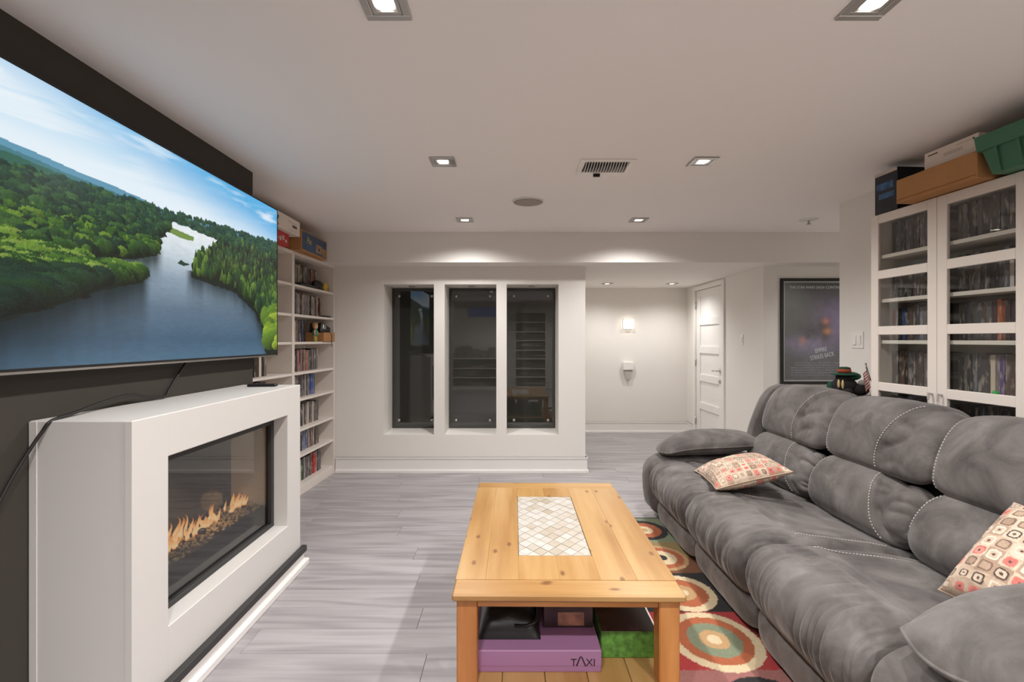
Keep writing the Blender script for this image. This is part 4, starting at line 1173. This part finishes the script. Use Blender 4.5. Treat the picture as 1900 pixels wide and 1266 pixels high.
def stitches(at, path, parent, step=.014, w=.0021, name='stitching'):
    """short raised dashes of thread along a path of (p, t)"""
    P = catmull([(a, b, 0) for a, b in path], 24)
    pos = [at(q.x, q.y) for q in P]
    mb = MB(); acc = 0; last = pos[0][0]; start = None
    L = [0]
    for k in range(1, len(pos)): L.append(L[-1]+(pos[k][0]-pos[k-1][0]).length)
    s = 0
    def ev(s):
        k = min(max(1, int(np.searchsorted(L, s))), len(L)-1)
        f = (s-L[k-1])/max(1e-6, L[k]-L[k-1]); return pos[k-1][0].lerp(pos[k][0], f), pos[k][1]
    while s+step*.6 < L[-1]:
        a, n_ = ev(s); b, _ = ev(s+step*.62); a = a+n_*.0012; b = b+n_*.0012
        mb.tube([a, b], w, 5); s += step
    o = mb.build(name, M['stitch'], parent)
    return o
def ridged(x): return 1-np.abs(2*x-1)
yb = [3.41, 2.73, 2.05, 1.37]
for u in range(3):
    y1_, y0_ = yb[u], yb[u+1]; yc = (y0_+y1_)/2; hw = (y1_-y0_)/2+.004
    sd = u*13.7
    def dseat(p, t, sd=sd):
        seam = .50
        roll = sm(.05, .18, p)*sm(seam+.03, seam-.10, p)
        wr = ridged(noise(t*9+2.2*noise(p*4+sd, t*2+sd)+sd, p*3.0+sd))**2.2
        wr2 = ridged(noise(t*21+3*noise(p*5, t*3+sd)+sd*2, p*5+sd))**2
        flat = sm(seam, seam+.08, p)*sm(1.0, .9, p)
        d = -.014*roll*wr-.008*roll*wr2
        d = d-.012*np.exp(-((p-seam)/.018)**2)*sm(.98, .80, np.abs(t))
        d = d-.020*flat*(1-t*t)+.006*flat*(fbm(p*6+sd, t*3+sd)-.5)*2
        d = d-.008*flat*np.exp(-((np.abs(t)-.74)/.03)**2)
        return d+.014*roll*(1-np.abs(t)**3)
    o, at = cushion('seat_cushion', [(1.085, .165), (1.03, .185), (.985, .26), (.972, .335), (1.0, .41), (1.07, .455), (1.2, .462), (1.45, .44), (1.66, .41), (1.80, .375)], yc, hw, dseat, .055, 9, 110, 120)
    for s_ in (-1, 1): stitches(at, [(.515, s_*.80), (.62, s_*.76), (.8, s_*.74), (.9, s_*.73)], o)
    def dfoot(p, t, sd=sd): return .004*(fbm(p*4+sd, t*3, 3)-.5)*2
    cushion('footrest_panel', [(1.08, .03), (1.045, .045), (1.03, .10), (1.035, .155), (1.06, .185), (1.12, .20)], yc, hw-.012, dfoot, .03, 8, 30, 60)
    # lumbar: near stitch line runs from t=-.25 at the crease down to t=-.95 at the seat
    def line_l(p): return -.95+.72*np.clip(p, 0, 1)**.55
    def dl_(p, t, sd=sd):
        s = t-line_l(p)
        gus = sm(.0, -.06, s)
        wr = ridged(noise(p*7+1.3*noise(t*3+sd, p*2), t*2.2+sd))**2
        d = -.012*gus-.022*gus*wr
        d = d-.006*np.exp(-(s/.02)**2)
        far = t-(.99-.25*sm(.3, 1, p))
        d = d-.007*np.exp(-(far/.025)**2)-.012*sm(0, .05, far)
        return d+.016*(1-t*t)*np.sin(PI*np.clip(p, 0, 1))+.004*(fbm(p*5+sd, t*3+sd)-.5)
    o, at = cushion('lumbar_cushion', [(1.74, .36), (1.685, .40), (1.665, .47), (1.69, .56), (1.735, .635), (1.79, .668), (1.86, .665)], yc, hw, dl_, .045, 9, 70, 110)
    stitches(at, [(.86, line_l(.86)+.02), (.6, line_l(.6)+.02), (.35, line_l(.35)+.02), (.15, line_l(.15)+.025)], o)
    stitches(at, [(.85, .75), (.65, .84), (.4, .94)], o)
    def line_h(p): return -.25-.68*sm(.15, .72, p)
    def dh(p, t, sd=sd):
        s = t-line_h(p)
        win = sm(.08, .2, p)*sm(.85, .6, p)
        gus = sm(.0, -.06, s)*win
        wr = ridged(noise(p*11+1.2*noise(t*3+sd, p*2)+sd, t*2.0+sd))**2
        d = -.010*gus-.022*gus*wr-.006*np.exp(-(s/.018)**2)*win
        d = d-.006*np.exp(-((t-.90)/.025)**2)*sm(.9, .6, p)
        return d+.018*(1-t*t)*np.sin(PI*np.clip(p*1.25, 0, 1))+.004*(fbm(p*5+sd+4, t*3+sd)-.5)
    o, at = cushion('headrest', [(1.86, .650), (1.80, .655), (1.765, .70), (1.775, .79), (1.82, .90), (1.88, .968), (1.95, .988), (2.03, .975), (2.085, .90), (2.10, .75), (2.10, .45)], yc, hw, dh, .05, 9, 110, 110)
    stitches(at, [(.10, line_h(.10)+.02), (.2, line_h(.2)+.02), (.3, line_h(.3)+.02), (.42, line_h(.42)+.02)], o)
    stitches(at, [(.08, .86), (.2, .875), (.35, .88), (.46, .87)], o)
def superell(c, r, e1=.45, e2=.45, n=48, m=28, disp=None):
    th = np.linspace(-PI/2, PI/2, m); ph = np.linspace(-PI, PI, n)
    T_, Ph = np.meshgrid(th, ph, indexing='ij')
    f = lambda w, e: np.sign(w)*np.abs(w)**e
    x = f(np.cos(T_), e1)*f(np.cos(Ph), e2); y = f(np.cos(T_), e1)*f(np.sin(Ph), e2); z = f(np.sin(T_), e1)
    k = 1.0 if disp is None else 1+disp(x, y, z)
    return np.stack([c[0]+x*r[0]*k, c[1]+y*r[1]*k, c[2]+z*r[2]*k], -1)
# frame under the seats and behind the backs
MB().box(1.10, 2.06, 1.05, 3.64, .03, .34, .01).box(1.88, 2.07, 1.36, 3.42, .3, .90, .02).build('base_frame', mat('black_felt', (40, 37, 36), .9), sofa).location = -SO
for k, (yc, lab) in enumerate(((3.515, 'far'), (1.245, 'near'))):
    def da(x, y, z, k=k): return .03*(fbm(x*3+k*5, z*3+y*2, 3)-.5)+.012*(fbm(x*9, z*9+k, 3)-.5)
    o = bpy.data.objects.new('arm_body', grid_mesh('arm_body', superell((1.45, yc, .245), (.455, .145, .235), .5, .42, 60, 40, da)-np.array(SO), M['suede'])); link(o, sofa)
# outer wings at both ends of the back
for (ya, yb_) in ((3.40, 3.47), (1.30, 1.37)):
    poly_ = [(1.74, .40), (1.72, .60), (1.775, .78), (1.83, .90), (1.89, .955), (1.95, .965), (2.03, .95), (2.075, .88), (2.08, .40)]
    pr = resample(poly_, 60); P = []
    for q, yy in ((.0, ya), (.012, ya+.004), (.02, (ya+yb_)/2), (.012, yb_-.004), (0., yb_)):
        ctr = pr.mean(0); dv = pr-ctr; dn = dv/np.linalg.norm(dv, axis=1)[:, None]
        P.append(np.stack([pr[:, 0]+dn[:, 0]*q, np.full(60, yy), pr[:, 1]+dn[:, 1]*q], -1))
    ctr3 = lambda yy: np.tile(np.array([pr.mean(0)[0], yy, pr.mean(0)[1]]), (60, 1))
    P = np.stack([ctr3(ya)]+P+[ctr3(yb_)], 1)-np.array(SO)
    o = bpy.data.objects.new('back_wing', grid_mesh('back_wing', P, M['suede'])); link(o, sofa)
def pad(name, hx, hy, hz, n=60, power=.42, wr=.0, seed=0, corner=.06, both=True, ex=3.2):
    """closed pillow surface in local space, top and bottom halves in one grid"""
    a = np.linspace(-1, 1, n)
    Aq, Bq = np.meshgrid(a, a, indexing='ij')
    pinch = 1-corner*(Aq**2+Bq**2-Aq**2*Bq**2*2.0)
    sx = 1-corner*(1-Bq**2*0)*0
    X = Aq*hx*(1-corner*(1-Bq**2)**1*np.abs(Aq)**3); Y = Bq*hy*(1-corner*(1-Aq**2)*np.abs(Bq)**3)
    e = np.clip((1-np.abs(Aq)**ex)*(1-np.abs(Bq)**ex), 0, 1)**power
    w_ = wr*(ridged(noise(Aq*5+seed, Bq*5+seed*2))**2-.3)*np.clip(e*1.5, 0, 1)
    top = np.stack([X, Y, hz*e*(1+w_)], -1); bot = np.stack([X, Y, -hz*.85*e*(1+w_)], -1)
    return np.concatenate([top, bot[::-1][1:]], 0), Aq, Bq
def rim(hx, hy, corner, n=24):
    pts = []
    for (s0, s1) in (((-1, -1), (1, -1)), ((1, -1), (1, 1)), ((1, 1), (-1, 1)), ((-1, 1), (-1, -1))):
        for k in range(n):
            q = k/n; a = s0[0]+(s1[0]-s0[0])*q; b = s0[1]+(s1[1]-s0[1])*q
            pts.append((a*hx*(1-corner*(1-b*b)*abs(a)**3), b*hy*(1-corner*(1-a*a)*abs(b)**3), 0))
    pts.append(pts[0]); return pts
for (loc, rot, hx, hy) in (((1.435, 3.475, .560), (math.radians(2), math.radians(-3), math.radians(-4)), .355, .165), ((1.395, 1.19, .578), (math.radians(-4), math.radians(-2), math.radians(6)), .375, .165)):
    P, _, _ = pad('arm_pad', hx, hy, .086, 56, .5, .03, loc[1], .0, ex=2.6)
    # rounded outline
    r_ = np.hypot(P[..., 0]/hx, P[..., 1]/hy); mx_ = np.maximum(np.abs(P[..., 0])/hx, np.abs(P[..., 1])/hy)
    k_ = np.where(r_ > 1e-6, (mx_/np.maximum(r_, 1e-6))**.42, 1)
    P = P*np.stack([k_, k_, np.ones_like(k_)], -1)
    P[..., 2] -= .05*np.clip((-P[..., 0]/hx), 0, 1)**2.5
    o = bpy.data.objects.new('arm_pad', grid_mesh('arm_pad', P, M['suede'])); link(o, sofa)
    o.location = Vector(loc)-SO; o.rotation_euler = rot
    rp = []
    for p in rim(hx, hy, 0):
        r0 = math.hypot(p[0]/hx, p[1]/hy); mm = max(abs(p[0])/hx, abs(p[1])/hy); kk_ = (mm/r0)**.42
        rp.append((p[0]*kk_, p[1]*kk_, -.05*max(0, min(1, -p[0]*kk_/hx))**2.5))
    MB().tube(rp, .0055, 6, False).build('piping', M['suede'], o)

# ------------------------------------------------------------------ throw pillows
def pillow(name, label, loc, rot, hx, hy, hz, seed, cells):
    n = 170
    P, Aq, Bq = pad(name, hx, hy, hz, n, .46, .05, seed, .07, ex=2.4)
    rg = np.random.default_rng(seed)
    def paint(Aq, Bq):
        gx = (Aq+1)/2*cells+.12*np.sin(Bq*4+seed); gy = (Bq+1)/2*cells+.12*np.sin(Aq*3)
        ix = np.clip(np.floor(gx).astype(int), 0, cells); iy = np.clip(np.floor(gy).astype(int), 0, cells)
        fx, fy = gx-np.floor(gx)-.5, gy-np.floor(gy)-.5
        kind = rg.integers(0, 9, (cells+1, cells+1)); sz = rg.uniform(.28, .42, (cells+1, cells+1)); ofx = rg.uniform(-.05, .05, (cells+1, cells+1))
        base = rg.integers(0, 5, (cells+1, cells+1))
        bc = np.array([lin(c) for c in ((196, 172, 150), (182, 156, 134), (206, 186, 164), (168, 142, 120), (190, 166, 146))])
        C = bc[base[ix, iy]].copy()
        d = (np.abs(fx-ofx[ix, iy])**4+np.abs(fy)**4)**.25
        k = kind[ix, iy]; s = sz[ix, iy]
        col = np.array([lin(c) for c in ((74, 58, 52), (120, 96, 80), (196, 104, 96), (212, 194, 172), (58, 48, 46), (150, 124, 102), (204, 116, 104), (110, 88, 74), (224, 210, 190))])
        inn = np.array([lin(c) for c in ((206, 186, 164), (176, 150, 128), (214, 140, 126), (176, 150, 128), (200, 180, 158), (206, 186, 166), (196, 110, 100), (160, 134, 112), (196, 172, 150))])
        ring_ = (d < s) & (d > s*.72); fill = d <= s*.72; dot = d < s*.25
        C[ring_] = col[k][ring_]; C[fill] = inn[k][fill]
        dd = dot & (k % 2 == 0); C[dd] = np.array(lin((80, 62, 54)))
        return C*(.9+.2*noise(Aq*70, Bq*70))[..., None]
    Ct = paint(Aq, Bq); Cb = paint(Aq, Bq)
    C = np.concatenate([Ct, Cb[::-1][1:]], 0)
    t = thing(name, label, 'pillow', loc, 0, 'patterned throw pillows on the sofa', rot)
    link(bpy.data.objects.new('cover', grid_mesh('cover', P, PM, True, C)), t)
    MB().tube(rim(hx, hy, .07), .004, 6, False).build('edge_seam', mat('seam_beige', (182, 158, 138), .8), t)
    return t
PM = attr_mat('pillow_weave', .85, bump=.25, bs=350, sheen=.15)
pillow('throw_pillow', 'beige pillow with small square pattern on the far seat', (1.345, 2.80, .535), (math.radians(-2), math.radians(-15), math.radians(-6)), .205, .215, .075, 5, 11)
pillow('throw_pillow', 'beige square pattern pillow leaning by the near armrest', (1.585, 1.375, .605), (math.radians(4), math.radians(-46), math.radians(4)), .195, .225, .105, 9, 9)

# ------------------------------------------------------------------ things behind the sofa
t = thing('side_stand', 'narrow dark wooden stand between sofa back and right wall', 'stand', (2.265, 3.17, 0))
wd = mat('dark_wood', (74, 54, 42), .5, var=.15, vs=12)
MB().box(-.125, .125, -.24, .24, .91, .935, .004).build('top', wd, t)
lg_ = MB().box(-.018, .018, -.018, .018, 0, .909, .002).mesh('leg', wd)
for sx in (-1, 1):
    for sy in (-1, 1): inst('leg', lg_, t, (sx*.105, sy*.22, 0))
t = thing('plush_toy', 'black plush toy in a green hat with orange band', 'plush toy', (2.235, 3.20, .9355), math.radians(-35))
blk = mat('black_plush', (30, 29, 28), .95, bump=.6, bs=160); grn = mat('green_felt', (24, 70, 52), .9, bump=.3, bs=200)
MB().ell((0, 0, .06), (.075, .06, .06)).ell((.085, .0, .04), (.05, .045, .04)).ell((-.05, -.05, .025), (.03, .035, .025)).ell((.02, -.06, .025), (.03, .035, .025)).ell((.0, -.01, .115), (.05, .045, .045)).build('body', blk, t)
MB().ell((-.03, -.052, .075), (.008, .012, .03)).ell((-.008, -.058, .072), (.008, .012, .032)).build('cream_stripes', mat('cream_felt', (206, 182, 130), .9), t)
MB().lathe([(.0, .135), (.075, .132), (.078, .138), (.04, .144), (.036, .15)], 20, (0, 0, 0)).lathe([(.036, .170), (.034, .182), (.02, .186), (0, .186)], 20).ell((.03, .01, .125), (.062, .055, .03)).build('hat', grn, t)
MB().lathe([(.035, .150), (.039, .150), (.038, .172), (.035, .172)], 20).build('hat_band', mat('orange_felt', (160, 72, 44), .9), t)
MB().ell((-.075, .01, .045), (.025, .03, .04)).build('green_sleeve', grn, t)
MB().ell((.10, -.02, .085), (.028, .022, .02)).build('grey_paw', mat('grey_felt', (150, 146, 140), .9), t)
t = thing('small_flag', 'small striped flag on a stick beside the plush toy', 'flag', (2.335, 3.06, .9355))
MB().lathe([(0, 0), (.03, .002), (.03, .012), (.006, .016), (.006, .02)], 16).build('base', M['black'], t)
MB().tube([(0, 0, .015), (-.045, .02, .21)], .0025, 8).ell((-.0455, .02, .212), (.005, .005, .006)).build('stick', mat('stick_gold', (120, 96, 60), .5), t)
nu, nv = 60, 60
Aq, Bq = np.meshgrid(np.linspace(0, 1, nu), np.linspace(0, 1, nv), indexing='ij')
fold = .010*np.sin(Aq*9+Bq*2)
C = np.where(((Bq*13).astype(int) % 2 == 0)[..., None], L3(150, 40, 46), L3(216, 206, 198))
can = (Aq < .42) & (Bq > .46); C[can] = L3(40, 46, 62)
st_ = can & ((np.abs((Aq*24) % 1-.5) < .18) & (np.abs((Bq*20) % 1-.5) < .18)); C[st_] = L3(200, 200, 204)
top = np.array([-.044, .02, .205]); low = np.array([-.022, .012, .11])
P = top+(low-top)*(1-Bq)[..., None]+np.stack([-.045*Aq-.02*Aq**2, -.055*Aq+fold, -.085*Aq], -1)
link(bpy.data.objects.new('cloth', grid_mesh('cloth', P, attr_mat('flag_cloth', .8), True, C)), t)
